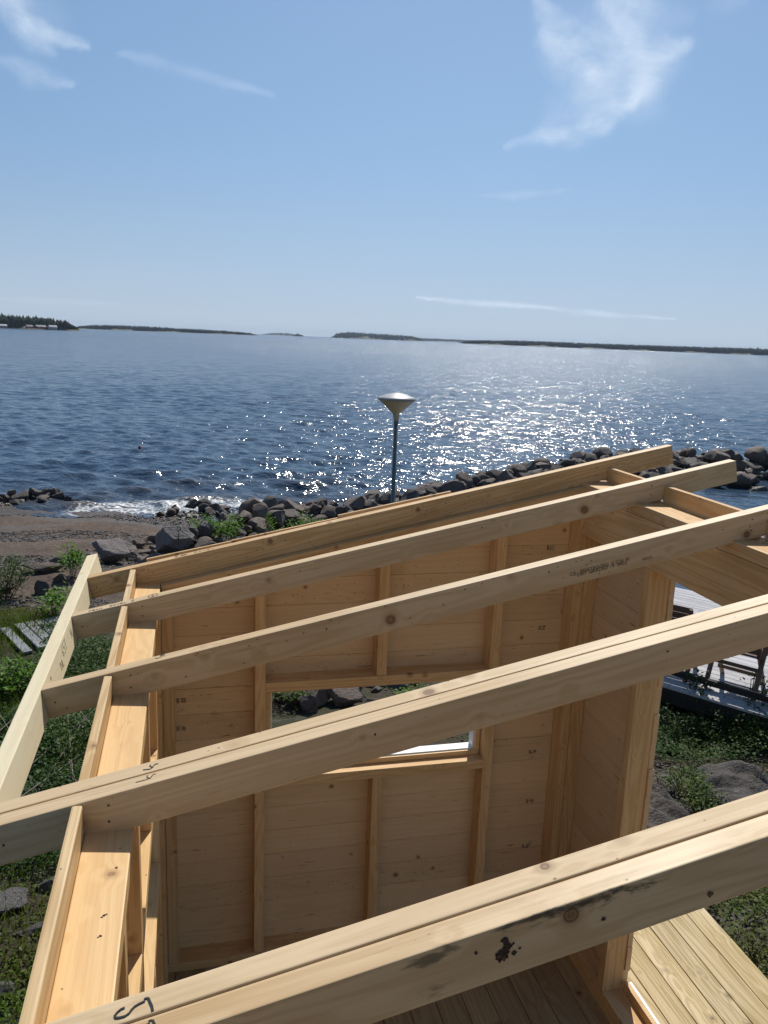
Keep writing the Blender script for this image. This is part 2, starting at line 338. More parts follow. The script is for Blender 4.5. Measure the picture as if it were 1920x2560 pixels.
# ------------------------------------------------------------------ terrain
CP=np.array([(-1,-3,-.6),(-1,-1,-.6),(-1,1,-.57),(-.6,2.5,-.62),(-1,4,-.78),(-2,7,-1.02),(-2,10,-1.25),(-2,13,-1.5),(-2,16,-1.72),(-2,18.2,-1.94),(-3,19.0,-1.97),(-5,19.4,-1.93),(-4,17.5,-1.84),(-3,22,-3),(-8,10,-1.2),(-8,16,-1.7),(-8,19.8,-1.93),(-8,24,-3),(-5,4,-.7),(-6,-2,-.5),
 (1,-3,-.5),(1,0,-.5),(2,3,-.68),(2,6,-1.05),(1,9,-1.25),(1,12,-1.5),(0,17.6,-1.96),(1.5,17.9,-2.15),(4,6,-1.25),(4,9,-1.35),(5,12,-1.65),(4.5,15.2,-1.95),(5,19,-3.2),
 (3,-3,-.35),(3,0,-.35),(3.2,1,-.5),(4,2,-.85),(5,2,-1.0),(4,3.5,-1.05),(5,4,-1.3),(8,5,-1.9),(6,7,-2.2),(8,8,-2.8),(8,0,-1.0),(12,10,-3.5),(10,15,-3.5),(7,13,-3.0),(12,0,-1.2),(14,6,-2.4),(20,4,-2),(20,15,-3.6),(0,26,-3.8),(10,30,-4),(25,30,-4),(-12,30,-4),(5,-8,-.3),(-5,-8,-.3),(30,-5,0),(-20,-5,0),(-20,8,-.8),(-20,18,-1.9),(-20,25,-3)],float)
RIDGE=[(-1.3,12.0),(.0,12.9),(1.2,14.6),(2.4,16.1),(4.4,17.0),(7,19),(9.4,21),(12.4,23),(15,24.3),(19.8,25.3),(22,24.6),(25,23.5)]
def seg_d(x,y,a,b):
    ax,ay=a;bx,by=b; t=np.clip(((x-ax)*(bx-ax)+(y-ay)*(by-ay))/((bx-ax)**2+(by-ay)**2),0,1)
    return np.hypot(x-ax-t*(bx-ax),y-ay-t*(by-ay))
def ground_np(x,y):
    x=np.asarray(x,float); y=np.asarray(y,float); num=0; den=0
    for cx,cy,cz in CP:
        w=1/((x-cx)**2+(y-cy)**2+.35)**1.9; num=num+w*cz; den=den+w
    z=num/den
    rd=np.full(x.shape,1e9)
    for a,b in zip(RIDGE[3:-1],RIDGE[4:]): rd=np.minimum(rd,seg_d(x,y,a,b))
    z=np.maximum(z,-1.75-np.maximum(rd-.6,0)*1.0-10*(rd>3))
    far=np.maximum(np.hypot(x,y)-40,0); z=np.where((y>18)|(far>0),np.minimum(z,np.where(y>0,-2.0-far*.02,z)),z); z=np.maximum(z,-8)
    return z
def fbm(x,y,sc,seed=0,octv=4):
    r=0;a=1
    for o in range(octv):
        rs=np.random.RandomState(seed+o); 
        for k in range(5):
            th=rs.uniform(0,2*PI); ph=rs.uniform(0,2*PI); f=sc*2**o*rs.uniform(.7,1.4)
            r=r+a*np.sin((x*math.cos(th)+y*math.sin(th))*f+ph)*.3
        a*=.5
    return r
def gz_np(x,y):
    x=np.asarray(x,float); y=np.asarray(y,float)
    return ground_np(x,y)+.035*fbm(x,y,2.2,3)*np.clip((40-np.hypot(x,y))/10,0,1)
def gz(x,y): return float(gz_np(np.array([x]),np.array([y]))[0])
def axis(lo,hi,step,far,gr=1.18):
    a=list(np.arange(lo,hi,step)); s=step; b=[];v=lo
    while v>-far: s*=gr; v-=s; b.append(v)
    c=[]; s=step; v=a[-1]
    while v<far: s*=gr; v+=s; c.append(v)
    return np.array(b[::-1]+a+c)
gx=axis(-9,14,.09,9000); gy=axis(-4,26,.09,9000)
XX,YY=np.meshgrid(gx,gy); ZZ=gz_np(XX,YY)
rs=np.random.RandomState(5); inner=(np.abs(XX)<15)&(YY>-5)&(YY<27); ZZ=ZZ+inner*rs.normal(0,.006,ZZ.shape)
nx,ny=len(gx),len(gy); idx=np.arange(nx*ny).reshape(ny,nx)
F=np.stack([idx[:-1,:-1],idx[:-1,1:],idx[1:,1:],idx[1:,:-1]],-1).reshape(-1,4)
q=NT('shore_soil'); pos=q.n('ShaderNodeNewGeometry').outputs['Position']; sx=q.n('ShaderNodeSeparateXYZ'); q.set(sx.inputs[0],pos)
n1=q.noise(pos,.9,5,.6); n2=q.noise(pos,9,6,.7); n3=q.noise(pos,60,4,.7); vv=q.vor(pos,26); 
sand=q.mix(q.rng(n1,.35,.65),(.125,.086,.062),(.185,.132,.098)); sand=q.mix(q.rng(n2,.4,.65,0,.7),sand,(.06,.045,.038)); sand=q.mix(q.rng(n3,.55,.75,0,.6),sand,(.26,.21,.18))
peb=q.mix(q.vec('SCALE',vv.outputs['Color'],None,1.0),(.07,.065,.06),(.2,.18,.17)); 
soil=q.mix(q.rng(n2,.35,.65),(.045,.032,.022),(.10,.072,.048)); soil=q.mix(q.rng(n3,.5,.7,0,.7),soil,(.13,.10,.07)); soil=q.mix(q.rng(q.noise(pos,2.2,4,.6),.45,.62,0,.7),soil,(.035,.05,.015))
col=q.mix(q.rng(q.math('ADD',sx.outputs[1],q.math('MULTIPLY',n1,3.5)),8.5,11.5,0,1,True),soil,sand)
band=q.rng(q.noise(q.vec('MULTIPLY',pos,(.35,1.0,1)),1.1,4,.6),.52,.6,0,.8,True)
col=q.mix(band,col,peb)
wet=q.rng(q.math('ADD',sx.outputs[2],q.math('MULTIPLY',n2,.10)),-1.93,-1.80,1,0,True)
col=q.mix(q.math('MULTIPLY',wet,.8),col,q.mix(1,col,(.42,.36,.32),'MULTIPLY'))
h=q.math('ADD',q.math('MULTIPLY',n2,1.0),q.math('MULTIPLY',n3,.5)); h=q.math('ADD',h,q.math('MULTIPLY',q.rng(vv.outputs['Distance'],0,.5,.6,0),band))
M_GROUND=q.done(q.bsdf(col,q.rng(wet,0,1,.9,.35),q.bump(h,.9,.05),.3))
g=mesh_obj('ground',np.stack([XX.ravel(),YY.ravel(),ZZ.ravel()],1),F,M_GROUND,smooth=True); tag(g,kind='structure')

# ------------------------------------------------------------------ lake
rr=[10.0]
while rr[-1]<9000:
    r0=rr[-1]; rr.append(r0*(1.0042 if r0<70 else (1.008 if r0<200 else 1.03)))
rr=np.array(rr); th=np.radians(np.arange(-42,72,.19))
RR,TT=np.meshgrid(rr,th,indexing='ij'); WX=.24+RR*np.sin(TT); WY=-3.24+RR*np.cos(TT)
rs=np.random.RandomState(11); H=np.zeros_like(RR); DX=np.zeros_like(RR)
for i in range(70):
    lam=.45*(1.045**i)*rs.uniform(.9,1.1)       # .55 .. 18 m
    if lam>2.7: break
    ang=math.radians(26)+rs.normal(0,.42); k=2*PI/lam; kx,ky=math.sin(ang)*k,math.cos(ang)*k
    amp=.0125*lam**.5*math.exp(-(lam/2.6)**4)
    fade=np.clip((lam/ (RR*.0042*3.2))-.6,0,1)*np.clip((lam/(RR*.0033*3.2))-.6,0,1)
    ph=kx*WX+ky*WY+rs.uniform(0,2*PI)
    mod=.6+.4*np.sin(WX*.13*rs.uniform(.5,2)+WY*.11*rs.uniform(.5,2)+rs.uniform(0,6))
    s=np.sin(ph); H+=amp*fade*mod*(s+.22*np.cos(2*ph))
shore=np.clip((WY-17.2)/3.5,0,1)
# shoreward rollers in the little bay
for (c0,a0,w0,x0,x1,sl,ph0) in ((20.0,.15,.42,-3.2,1.6,.10,.3),(22.3,.15,.6,-2.0,6.0,.22,1.1),(24.6,.13,.8,-5,7,.05,2.2),(27.8,.11,.9,-8,11,.1,3.0),(19.1,.06,.25,-3.5,.6,.05,4.4)):
    cy_=c0+sl*(WX)+.35*np.sin(WX*.9+ph0)+.15*np.sin(WX*2.3+ph0*2); dd=(WY-cy_)/w0
    env=1/(1+np.exp(-(WX-x0)*2))/(1+np.exp((WX-x1)*2))
    H+=a0*env*np.exp(-dd*dd*np.where(dd<0,2.2,.8))*(.75+.25*np.sin(WX*1.7+ph0))
calm=1-.75*(1/(1+np.exp(-(WX-5.5)*1.5)))*(1/(1+np.exp((WY-(19+ (WX-7)*.62))*1.2)))
H*=(.35+.65*shore)*calm
V=np.stack([WX.ravel(),WY.ravel(),(-2.0+H).ravel()],1)
n0,n1_=RR.shape; idx=np.arange(n0*n1_).reshape(n0,n1_); F=np.stack([idx[:-1,:-1],idx[1:,:-1],idx[1:,1:],idx[:-1,1:]],-1).reshape(-1,4)[:,::-1]
q=NT('lake_water'); pos=q.n('ShaderNodeNewGeometry').outputs['Position']; sx=q.n('ShaderNodeSeparateXYZ'); q.set(sx.inputs[0],pos)
rot=q.n('ShaderNodeMapping'); q.set(rot.inputs[0],pos); rot.inputs['Rotation'].default_value=(0,0,R_(28)); PV=rot.outputs[0]
def wv(sx_,sy_,sc,det,rg=.55): return q.noise(q.vec('MULTIPLY',PV,(sx_,sy_,1)),sc,det,rg,.3)
dist=q.vec('DISTANCE',pos,(.24,-3.24,-2.0))
farw=q.rng(dist,60,500,0,1)
h=q.math('MULTIPLY',wv(.6,1,.8,3),q.rng(dist,25,90,0,.7))
h=q.math('ADD',h,q.math('MULTIPLY',wv(.6,1,2.0,3),.25))
h=q.math('ADD',h,q.math('MULTIPLY',wv(.75,1,8.5,1,.5),.055))
h=q.math('ADD',h,q.math('MULTIPLY',q.noise(PV,16,1,.5),.010))
h=q.math('ADD',h,q.math('MULTIPLY',wv(.8,1,.22,3,.6),q.rng(dist,60,350,0,4.5)))
calmn=q.math('MULTIPLY',q.rng(sx.outputs[0],5.0,7.0,0,1,True),q.rng(q.math('SUBTRACT',sx.outputs[1],q.math('MULTIPLY',sx.outputs[0],.62)),13.6,15.2,1,0,True))
nrm=q.bump(h,q.math('SUBTRACT',1.0,q.math('MULTIPLY',calmn,.7)),.55)
shal=q.rng(q.math('ADD',sx.outputs[1],q.math('MULTIPLY',q.noise(pos,.35,3,.5),3.0)),19.5,27,1,0,True)
shal=q.math('MULTIPLY',shal,q.math('SUBTRACT',1.0,q.math('MULTIPLY',calmn,.9)))
lump=q.rng(sx.outputs[2],-1.98,-1.84,.25,1.0)
deep=q.mix(q.rng(q.noise(PV,.35,5,.65),.38,.62),(.032,.062,.105),(.050,.088,.135))
col=q.mix(q.math('MULTIPLY',shal,lump),deep,(.085,.050,.018))
# foam : crests of the small breakers and the thin sheet running up the sand
fn=q.noise(q.vec('MULTIPLY',pos,(1.0,2.2,1)),5.5,8,.78,1.6); fn2=q.noise(pos,1.1,3,.5)
yy=q.math('ADD',sx.outputs[1],q.math('MULTIPLY',sx.outputs[0],-.06))
b1=q.math('MULTIPLY',q.rng(yy,18.2,18.7,0,1,True),q.rng(yy,19.9,20.9,1,0,True))
b1=q.math('MULTIPLY',b1,q.math('MULTIPLY',q.rng(sx.outputs[0],-3.6,-2.6,0,1,True),q.rng(sx.outputs[0],1.8,3.6,1,0,True)))
fm=q.rng(q.math('ADD',q.math('ADD',fn,q.math('MULTIPLY',fn2,.45)),q.math('MULTIPLY',b1,.26)),.92,1.0,0,1,True)
lace=q.vor(q.vec('ADD',pos,q.vec('SCALE',q.noisec(pos,3.0,3),None,.35)),5.5,'DISTANCE_TO_EDGE')
fm=q.math('MULTIPLY',q.math('MULTIPLY',fm,b1),q.rng(lace.outputs['Distance'],.05,.22,1.0,.25,True))
col=q.mix(fm,col,(.82,.82,.80))
w_=q.bsdf(col,q.math('ADD',q.math('ADD',q.math('MULTIPLY',fm,.6),.12),q.math('MULTIPLY',farw,.06)),nrm,.5,IOR=1.333)
M_WATER=q.done(w_)
lake=mesh_obj('water',V,F,M_WATER,smooth=True); tag(lake,kind='structure')

# ------------------------------------------------------------------ cabin under construction
TH=R_(12.138); TT_=math.tan(TH); CT,ST=math.cos(TH),math.sin(TH)
ZT=1.8763; HR=.0875; T=.045; ZP=1.8119; PW=.1165; EV=.1656
YG=-.0426; YR=dict(a=0.0,b=-.4511,c=-1.047,d=-1.6933,e=-2.3341)
def topz(x): return ZT+TT_*x
def botz(x): return topz(x)-HR/CT
XI=1.945; XO=2.040; XC=2.062           # high wall : inner face, outer frame face, cladding face
cabin=empty('timber_cabin',(0,0,0),'unfinished pale timber cabin frame with sloping rafters and open roof','cabin')
random.seed(4)
def rafter(y,x0,x1,mat=M_RAF,dz=0.0,name='rafter'):
    return timber(name,(x0,y+T/2,topz(x0)+dz),(x1,y+T/2,topz(x1)+dz),T-.001,HR,mat,cabin,up=(0,0,1),bev=.0025,center=False)
XR_=2.3784
M_RAF1=wood('yellow_rafter',(.76,.53,.27),(.56,.34,.14),grain=.9,rough=.5,kscale=11,kn=.9,spec=.45)
r1=rafter(YR['a'],-EV,XR_,M_RAF1); r2=rafter(YR['b'],-EV,XR_); r3=rafter(YR['c'],-EV,XR_)
r4=rafter(YR['d'],-EV,XR_); r4b=rafter(YR['d']+T+.0015,-EV,XR_,dz=.001)
r5=rafter(YR['e'],-EV,XR_,M_RAF5); r5b=rafter(YR['e']+T+.0015,-EV,XR_,dz=.002)
# fascia board at the low eave (leans with the rafter ends)
xf=-EV; fx=lambda k,d:(xf-k*CT+d*ST, topz(xf)-k*ST-d*CT)
fa=.0445; c0=fx(fa/2,.043)
bm=bmesh.new(); addbox(bm,(0,-fa/2,-.0428),(1.98,fa/2,.0428),.003)
# waney top edge
Xd=Vector((0,-1,0)); Zd=Vector((-ST,0,CT)); Yd=Zd.cross(Xd)
Mf=Matrix(((Xd.x,Yd.x,Zd.x,c0[0]),(Xd.y,Yd.y,Zd.y,.3816),(Xd.z,Yd.z,Zd.z,c0[1]),(0,0,0,1)))
fascia=bm_obj('fascia_board',bm,M_FAS,cabin,Mf)
# low wall plate
plate=timber('top_plate',(.022+(PW-.022)/2,.051,ZP),(.022+(PW-.022)/2,-4.1,ZP),PW-.0225,T,M_PLATE,cabin,center=False,bev=.003)
ylist=[(YR['a'],YR['b']+T),(YR['b'],YR['c']+T),(YR['c'],YR['d']+2*T+.0015),(YR['d'],YR['e']+2*T+.0015),(YR['e'],-3.3)]
for i,(ya,yb) in enumerate(ylist):
    w=.0215; z1=topz(.0)-.003+(.004 if i==3 else 0)
    b=timber('blocking_board',(w/2,ya-.0012,z1),(w/2,yb+.0012,z1),w,z1-ZP+.052,M_SAWN,cabin,center=False,bev=.0025 if i!=3 else .005)
    za=2.2859; zb=2.2179
    if i<4: timber('blocking_board',(2.066+.0115,ya-.0012,za),(2.066+.0115,yb+.0012,za),.0225,za-zb+.06,M_YEL,cabin,center=False,bev=.002)

def cladding(name,A,B,zlo,ztop,thick,outn,mat,holes=(),cover=.12,seed=0,bottom=0.0,parent=cabin,jag=0.0,outer_top=None):
    """horizontal boards from A to B (2D), inner face on the line, thickness towards outn; ztop(s)=height limit along s"""
    rs=random.Random(seed); bm=bmesh.new(); lay=bm.verts.layers.float.new('rnd')
    A=Vector(A);B=Vector(B); L=(B-A).length
    z=zlo; bi=0
    def board(s0,s1,z0,z1,val):
        if s1-s0<.01: return
        # clip against sloping top
        n=max(1,int((s1-s0)/.3)); 
        ss=[s0+(s1-s0)*i/n for i in range(n+1)]
        ss=[s for s in ss if ztop(s)>z0+.002]
        if len(ss)<n+1 and ss and ztop(L)>ztop(0):
            lo_=ss[0]-(s1-s0)/n; hi_=ss[0]
            for _ in range(20):
                m_=(lo_+hi_)/2
                if ztop(m_)>z0+.002: hi_=m_
                else: lo_=m_
            if hi_<ss[0]-.002: ss=[hi_]+ss
        if len(ss)<2: return
        t0=rs.uniform(-.001,.001)
        prof=[]
        for s in ss:
            zt=min(z1,ztop(s)); 
            prof.append((s,z0,max(zt,z0+.0005)))
        if all(p[2]-p[1]<.004 for p in prof): return
        rings=[]
        for s,a,b in prof:
            c=min(.004,(b-a)*.3)
            pts=[(t0+.0015,a+.0004),(t0,a+.0004+c*.5),(t0,b-c*.5-.0004),(t0+.0015,b-.0004),(thick,b-.001),(thick+t0,a+.0005)]
            rings.append([bm.verts.new((s,p[0],p[1])) for p in pts])
        for r in rings:
            for v in r: v[lay]=val
        for r0_,r1_ in zip(rings[:-1],rings[1:]):
            for i in range(6): bm.faces.new((r0_[i],r0_[(i+1)%6],r1_[(i+1)%6],r1_[i]))
        bm.faces.new(rings[0][::-1]); bm.faces.new(rings[-1])
    while z<max(ztop(0),ztop(L)):
        z1=z+cover; segs=[(0,L)]; cuts=[z,z1]
        for (h0,h1,a,b) in holes:
            for c in (a,b):
                if z<c<z1: cuts.append(c)
        cuts=sorted(cuts)
        val=rs.random()
        ext=rs.uniform(-jag,jag)
        for za,zb in zip(cuts[:-1],cuts[1:]):
            mid=(za+zb)/2; segs=[(0,L+ext)]
            for (h0,h1,a,b) in holes:
                if a<mid<b:
                    ns=[]
                    for s0,s1 in segs:
                        if h0>s0: ns.append((s0,min(h0,s1)))
                        if h1<s1: ns.append((max(h1,s0),s1))
                    segs=ns
            for s0,s1 in segs: board(s0,s1,za,zb,val)
        z=z1
    X=(B-A).normalized(); Y=Vector(outn)
    M=Matrix(((X.x,Y.x,0,A.x),(X.y,Y.y,0,A.y),(0,0,1,0),(0,0,0,1)))
    bmesh.ops.recalc_face_normals(bm,faces=bm.faces)
    return bm_obj(name,bm,mat,parent,M)
# ---- gable wall (far end)
GX0,GX1=.116,XI
WX0,WX1=.5387,1.5473
gclad=cladding('gable_wall',(0.0,.0512),(XC,.0512),-.001,lambda s:botz(s)-.006,.022,(0,1),M_CLAD,holes=[(WX0-.01,WX1+.01,.925,1.318)],seed=3)
yc=(YG+.051)/2; dp=.051-YG
def stud(x,w=T,z0=T,z1=None,nm='stud',par=gclad,mat=M_YEL):
    z1=z1 if z1 is not None else botz(x)-T/CT-.001
    return timber(nm,(x+w/2,yc,z0+.0005),(x+w/2,yc,z1),w-.001,dp-.0008,mat,par,up=(0,1,0),bev=.0018)
# note: with up=+Y the 'height' runs in y
timber('bottom_plate',(.022,yc,T/2),(XO,yc,T/2),dp,T,M_YEL,gclad)
stud(.1165,z1=botz(.1165)-T/CT-.004); stud(.4937); stud(1.5473); stud(1.930); stud(1.9765,w=.063)
stud(1.0216,z0=1.3675); stud(1.0216,z1=.872)
timber('window_header',(WX0,yc,1.3445),(WX1,yc,1.3445),dp,T-.001,M_YEL,gclad)
timber('window_sill',(WX0,yc-.0005,.895),(WX1,yc-.0005,.895),dp,T-.001,M_YEL,gclad)
# sloping top plate of the gable
p0=Vector((.118,yc,botz(.118)-.0006)); p1=Vector((1.985,yc,botz(1.985)-.0006))
timber('top_plate',p0,p1,dp,T,M_YEL,gclad,center=False)
timber('filler_board',(.118,.0115,botz(.118)+.001),(.118,.0115,botz(.118)+.0011),.001,.001,M_YEL,gclad) if False else None
# white window frame standing in the outer half of the opening, with inner wooden stop
def frame4(par,ax,a0,a1,z0,z1,d0,d1,w,mat,nm):
    """ax 'x': opening along x, depth in y ; ax 'y': opening along y, depth in x"""
    bm=bmesh.new()
    def bx(lo,hi): addbox(bm,lo,hi,.003)
    rects=[(a0,a1,z0,z0+w),(a0,a1,z1-w,z1),(a0,a0+w,z0+w,z1-w),(a1-w,a1,z0+w,z1-w)]
    for (p,q_,r_,s_) in rects:
        if ax=='x': bx((p,d0,r_),(q_,d1,s_))
        else: bx((d0,p,r_),(d1,q_,s_))
    return bm_obj(nm,bm,mat,par)
wf=frame4(gclad,'x',WX0+.004,WX1-.004,.9185,1.3215,.020,.0735,.03,M_WHITE,'window_frame')
frame4(gclad,'x',WX0+.003,WX1-.003,.918,1.3213,.008,.0195,.024,M_PLATE,'window_stop')
# outer board ends just behind the first rafter, stepping with the slope
for (xa,xb_,dz) in ((.06,.42,.010),(.40,.86,.007),(.85,1.35,.011)):
    timber('verge_strip',(xa,.060+.004*(dz>.01),topz(xa)+dz),(xb_,.060+.004*(dz>.01),topz(xb_)+dz-.006),.013,.05,M_YEL,cabin,center=False,bev=.0015)
# ---- low side wall
LY=[-.585,-1.503]   # window opening
lclad=cladding('side_wall',(.0222,.050),(.0222,-4.1),-.001,lambda s:ZP-.052,.0205,(-1,0),M_CLAD,holes=[(.050+.60,.050+1.52,.925,1.345),(.050+1.60,.050+2.5,.925,1.345)],seed=8)
def lstud(y,w=T,z0=T,z1=ZP-T-.0005,nm='stud'):
    return timber(nm,((.023+PW)/2,y-w/2,z0+.0005),((.023+PW)/2,y-w/2,z1),w-.001,PW-.0235,M_YEL,lclad,up=(1,0,0),bev=.0018)
timber('bottom_plate',((.023+PW)/2,YG-.001,T/2),((.023+PW)/2,-4.1,T/2),PW-.023,T,M_YEL,lclad)
for y in (YG-.001,-.14,-.54,-1.503,-2.50,-2.60,-3.1,-3.6): lstud(y)
lstud(-1.02,z0=1.391); lstud(-1.90,z0=1.391); lstud(-1.02,z1=.894); lstud(-1.90,z1=.894)
for (ya,yb) in ((-.5855,-1.5025),(-1.5485,-2.4995)):
    timber('window_header',((.023+PW)/2,ya,1.368),((.023+PW)/2,yb,1.368),PW-.0235,T,M_PLATE,lclad)
    timber('window_sill',((.023+PW)/2,ya,.9265),((.023+PW)/2,yb,.9265),PW-.0235,T,M_PLATE,lclad)
    frame4(lclad,'y',yb+.004,ya-.004,.95,1.345,.0005,.052,.03,M_WHITE,'window_frame')
# ---- high side wall: short closed part, then a wide opening under a deep header
hclad=cladding('front_wall',(XO+.0004,.0505),(XO+.0004,-.604),-.06,lambda s:2.165,.0215,(1,0),M_CLAD,seed=12,jag=.006)
def hstud(y,z0,z1=1.9895,w=T): return timber('stud',((XI+XO)/2,y-w/2,z0),((XI+XO)/2,y-w/2,z1),w-.001,XO-XI-.0008,M_YEL,hclad,up=(1,0,0),bev=.0018)
hstud(-.555,.0865); hstud(-3.0,.0865)
timber('bottom_plate',((XI+XO)/2,YG-.001,.0432),((XI+XO)/2,-4.1,.0432),XO-XI,.086,M_YEL,hclad)
timber('header',((XI+XO)/2,.05,2.081),((XI+XO)/2,-4.1,2.081),XO-XI-.001,.181,M_YEL,hclad)
timber('top_plate',((XI+XC+.03)/2,.05,2.2179),((XI+XC+.03)/2,-4.1,2.2179),XC+.03-XI,.045,M_YEL,hclad,center=False,bev=.003)
bm=bmesh.new(); addbox(bm,(XO+.0006,-4.1,1.99),(XC,-.611,2.168),.002); bm_obj('header_board',bm,M_CLAD,hclad)
bm=bmesh.new(); addbox(bm,(XO+.0008,-4.1,-.046),(XC-.001,-.606,.128),.002); bm_obj('threshold_board',bm,M_WHITE if False else M_YEL,hclad)
bm=bmesh.new(); addbox(bm,(XC-.0005,-4.1,.118),(XC+.012,-.612,.127),.001); bm_obj('drip_edge',bm,M_WHITE,hclad)
# ---- interior floor
bm=bmesh.new(); lay=bm.verts.layers.float.new('rnd'); rs_=random.Random(2)
x=.024
while x<XO-.01:
    x1=min(x+.1225,XO); addbox(bm,(.0,x+.0015,-.028),(4.2,x1-.0015,-.0005+rs_.uniform(-.001,0)),.0025,lay,rs_.random()); x=x1
Mfl=Matrix(((0,1,0,0),(-1,0,0,.05),(0,0,1,0),(0,0,0,1)))
fl=bm_obj('floor',bm,M_FLOOR,cabin,Mfl)
bm=bmesh.new(); addbox(bm,(-4.1,.03,-.17),(.04,XO-.01,-.03)); 
bm_obj('floor_frame',bm,M_YEL,cabin,Matrix(((1,0,0,0),(0,1,0,0),(0,0,1,0),(0,0,0,1)))@Matrix(((0,1,0,0),(1,0,0,0),(0,0,1,0),(0,0,0,1))))
for (fx_,fy_) in ((.1,-.1),(1.95,-.1),(.1,-2.0),(1.95,-2.0),(.1,-4),(1.95,-4)):
    bm=bmesh.new(); addbox(bm,(fx_-.09,fy_-.09,gz(fx_,fy_)-.15),(fx_+.09,fy_+.09,-.171),.008); bm_obj('foundation_block',bm,M_PALE,cabin)
# ---- new terrace deck beside the cabin
deck=empty('terrace_deck',(2.45,-1.8,-.35),'new deck of pale treated boards along the open side of the cabin','deck')
bm=bmesh.new(); lay=bm.verts.layers.float.new('rnd'); x=2.843; rs_=random.Random(7)
DYE=.30
while x>XC+.004:
    x0=max(x-.1215,XC+.003); addbox(bm,(-DYE,x0+.0022,-.078),(4.2,x-.0022,-.05+rs_.uniform(-.0015,0)),.003,lay,rs_.random()); x=x0
bm_obj('boards',bm,M_DECK,deck,Mfl@Matrix.Translation((.05,0,0)))
for y in (.2,-.45,-1.1,-1.75,-2.4,-3.1,-3.8): 
    timber('joist',(XC+.004,y,-.085),(2.835,y,-.085),.045,.12,M_DECK,deck,center=False)
timber('edge_joist',(2.80,.29,-.085),(2.80,-4.1,-.085),.03,.12,M_DECK,deck,center=False) if False else None
for y in (.1,-2,-3.9):
    for x in (2.2,2.72):
        bm=bmesh.new(); addbox(bm,(x-.05,y-.05,gz(x,y)-.1),(x+.05,y+.05,-.206),.004); bm_obj('post',bm,M_DECK,deck)

# ------------------------------------------------------------------ marks on the timber
def ribbon(name,polys,wid,mat,parent,nrm,lift=.0006,split=False):
    """polys: world-space polylines lying on a face with normal nrm"""
    if len(polys)>1 and split:
        for pl in polys: ribbon(name,[pl],wid,mat,parent,nrm,lift)
        return
    n=Vector(nrm).normalized(); vs=[];fs=[]
    for pl in polys:
        pl=[Vector(p)+n*lift for p in pl]
        for i,p in enumerate(pl):
            d=(pl[min(i+1,len(pl)-1)]-pl[max(i-1,0)]).normalized(); s=n.cross(d).normalized()*wid/2
            k=len(vs); vs+= [p+s,p-s,p-s-n*lift*.8,p+s-n*lift*.8]
            if i: fs+=[(k-4,k,k+1,k-3),(k-3,k+1,k+2,k-2),(k,k-4,k-1,k+3)]
    return mesh_obj(name,vs,fs,mat,parent)
GL={'F':[[(0,0),(0,1),(.6,1)],[(0,.5),(.5,.5)]],'R':[[(0,0),(0,1),(.55,.95),(.6,.7),(0,.5),(.6,0)]],'A':[[(0,0),(.3,1),(.6,0)],[(.12,.4),(.5,.4)]],
 'M':[[(0,0),(.05,1),(.35,.3),(.65,1),(.7,0)]],'G':[[(.6,.9),(.2,1),(0,.5),(.2,0),(.6,.1),(.6,.45),(.35,.45)]],'V':[[(0,1),(.3,0),(.6,1)]],'E':[[(.55,1),(0,1),(0,0),(.55,0)],[(0,.5),(.45,.5)]],
 'L':[[(0,1),(0,0),(.55,0)]],'2':[[(0,.8),(.25,1),(.5,.8),(.4,.45),(0,0),(.6,.05)]],'T':[[(0,1),(.6,1)],[(.3,1),(.3,0)]],'H':[[(0,0),(0,1)],[(.55,0),(.55,1)],[(0,.5),(.55,.5)]],
 '1':[[(.1,.7),(.3,1),(.3,0)]],'6':[[(.5,1),(.1,.6),(.05,.2),(.3,0),(.5,.2),(.3,.45),(.08,.35)]],'5':[[(.55,1),(.1,1),(.05,.55),(.4,.6),(.5,.25),(.3,0),(0,.1)]],'B':[[(0,0),(0,1),(.5,.9),(.45,.6),(0,.5),(.5,.4),(.5,.1),(0,0)]],
 'K':[[(0,0),(0,1)],[(.5,1),(0,.5),(.55,0)]],' ':[]}
def strokes(txt,o,ux,uy,h):
    o=Vector(o);ux=Vector(ux);uy=Vector(uy); x=0; P=[]
    for ch in txt:
        for pl in GL[ch]: P.append([o+ux*(x+a)*h+uy*b*h for a,b in pl])
        x+=.85 if ch!=' ' else .6
    return P
NT_=Vector((-ST,0,CT)); UX=Vector((CT,0,ST))
def ontop(u,v,dz=0.0): return hitp(u,v,(0,0,ZT+dz),NT_)
A_=lambda a,b:(a/3.456,1360+b/3.456)
# rafter 2 : FRAM GAVEL 2 and a circled 2
o=ontop(*A_(772,576)); e=ontop(*A_(884,548)); L=(e-o).length
ribbon('handwriting',strokes('FRAM',(o.x,YR['b']+.008,topz(o.x)),UX,(0,1,0),L/3.3),.0022,M_INK,r2,NT_)
o=ontop(*A_(950,528)); e=ontop(*A_(1100,498)); L=(e-o).length
ribbon('handwriting',strokes('GAVEL',(o.x,YR['b']+.011,topz(o.x)),UX,(0,1,0),L/4.1),.0022,M_INK,r2,NT_)
o=ontop(*A_(1136,484)); ribbon('handwriting',strokes('2',(o.x,YR['b']+.012,topz(o.x)),UX,(0,1,0),.017),.0022,M_INK,r2,NT_)
c=ontop(*A_(1322,437)); c=Vector((c.x,YR['b']+.0225,topz(c.x)))
ribbon('handwriting',[[c+UX*.0165*math.cos(t)+Vector((0,.0165*math.sin(t),0)) for t in np.linspace(0,6.6,30)]]+strokes('2',c-UX*.005-Vector((0,.008,0)),UX,(0,1,0),.015),.0024,M_INK,r2,NT_,split=True)
def clampy(pl,y0,y1): return [Vector((p.x,min(max(p.y,y0),y1),topz(p.x))) for p in pl]
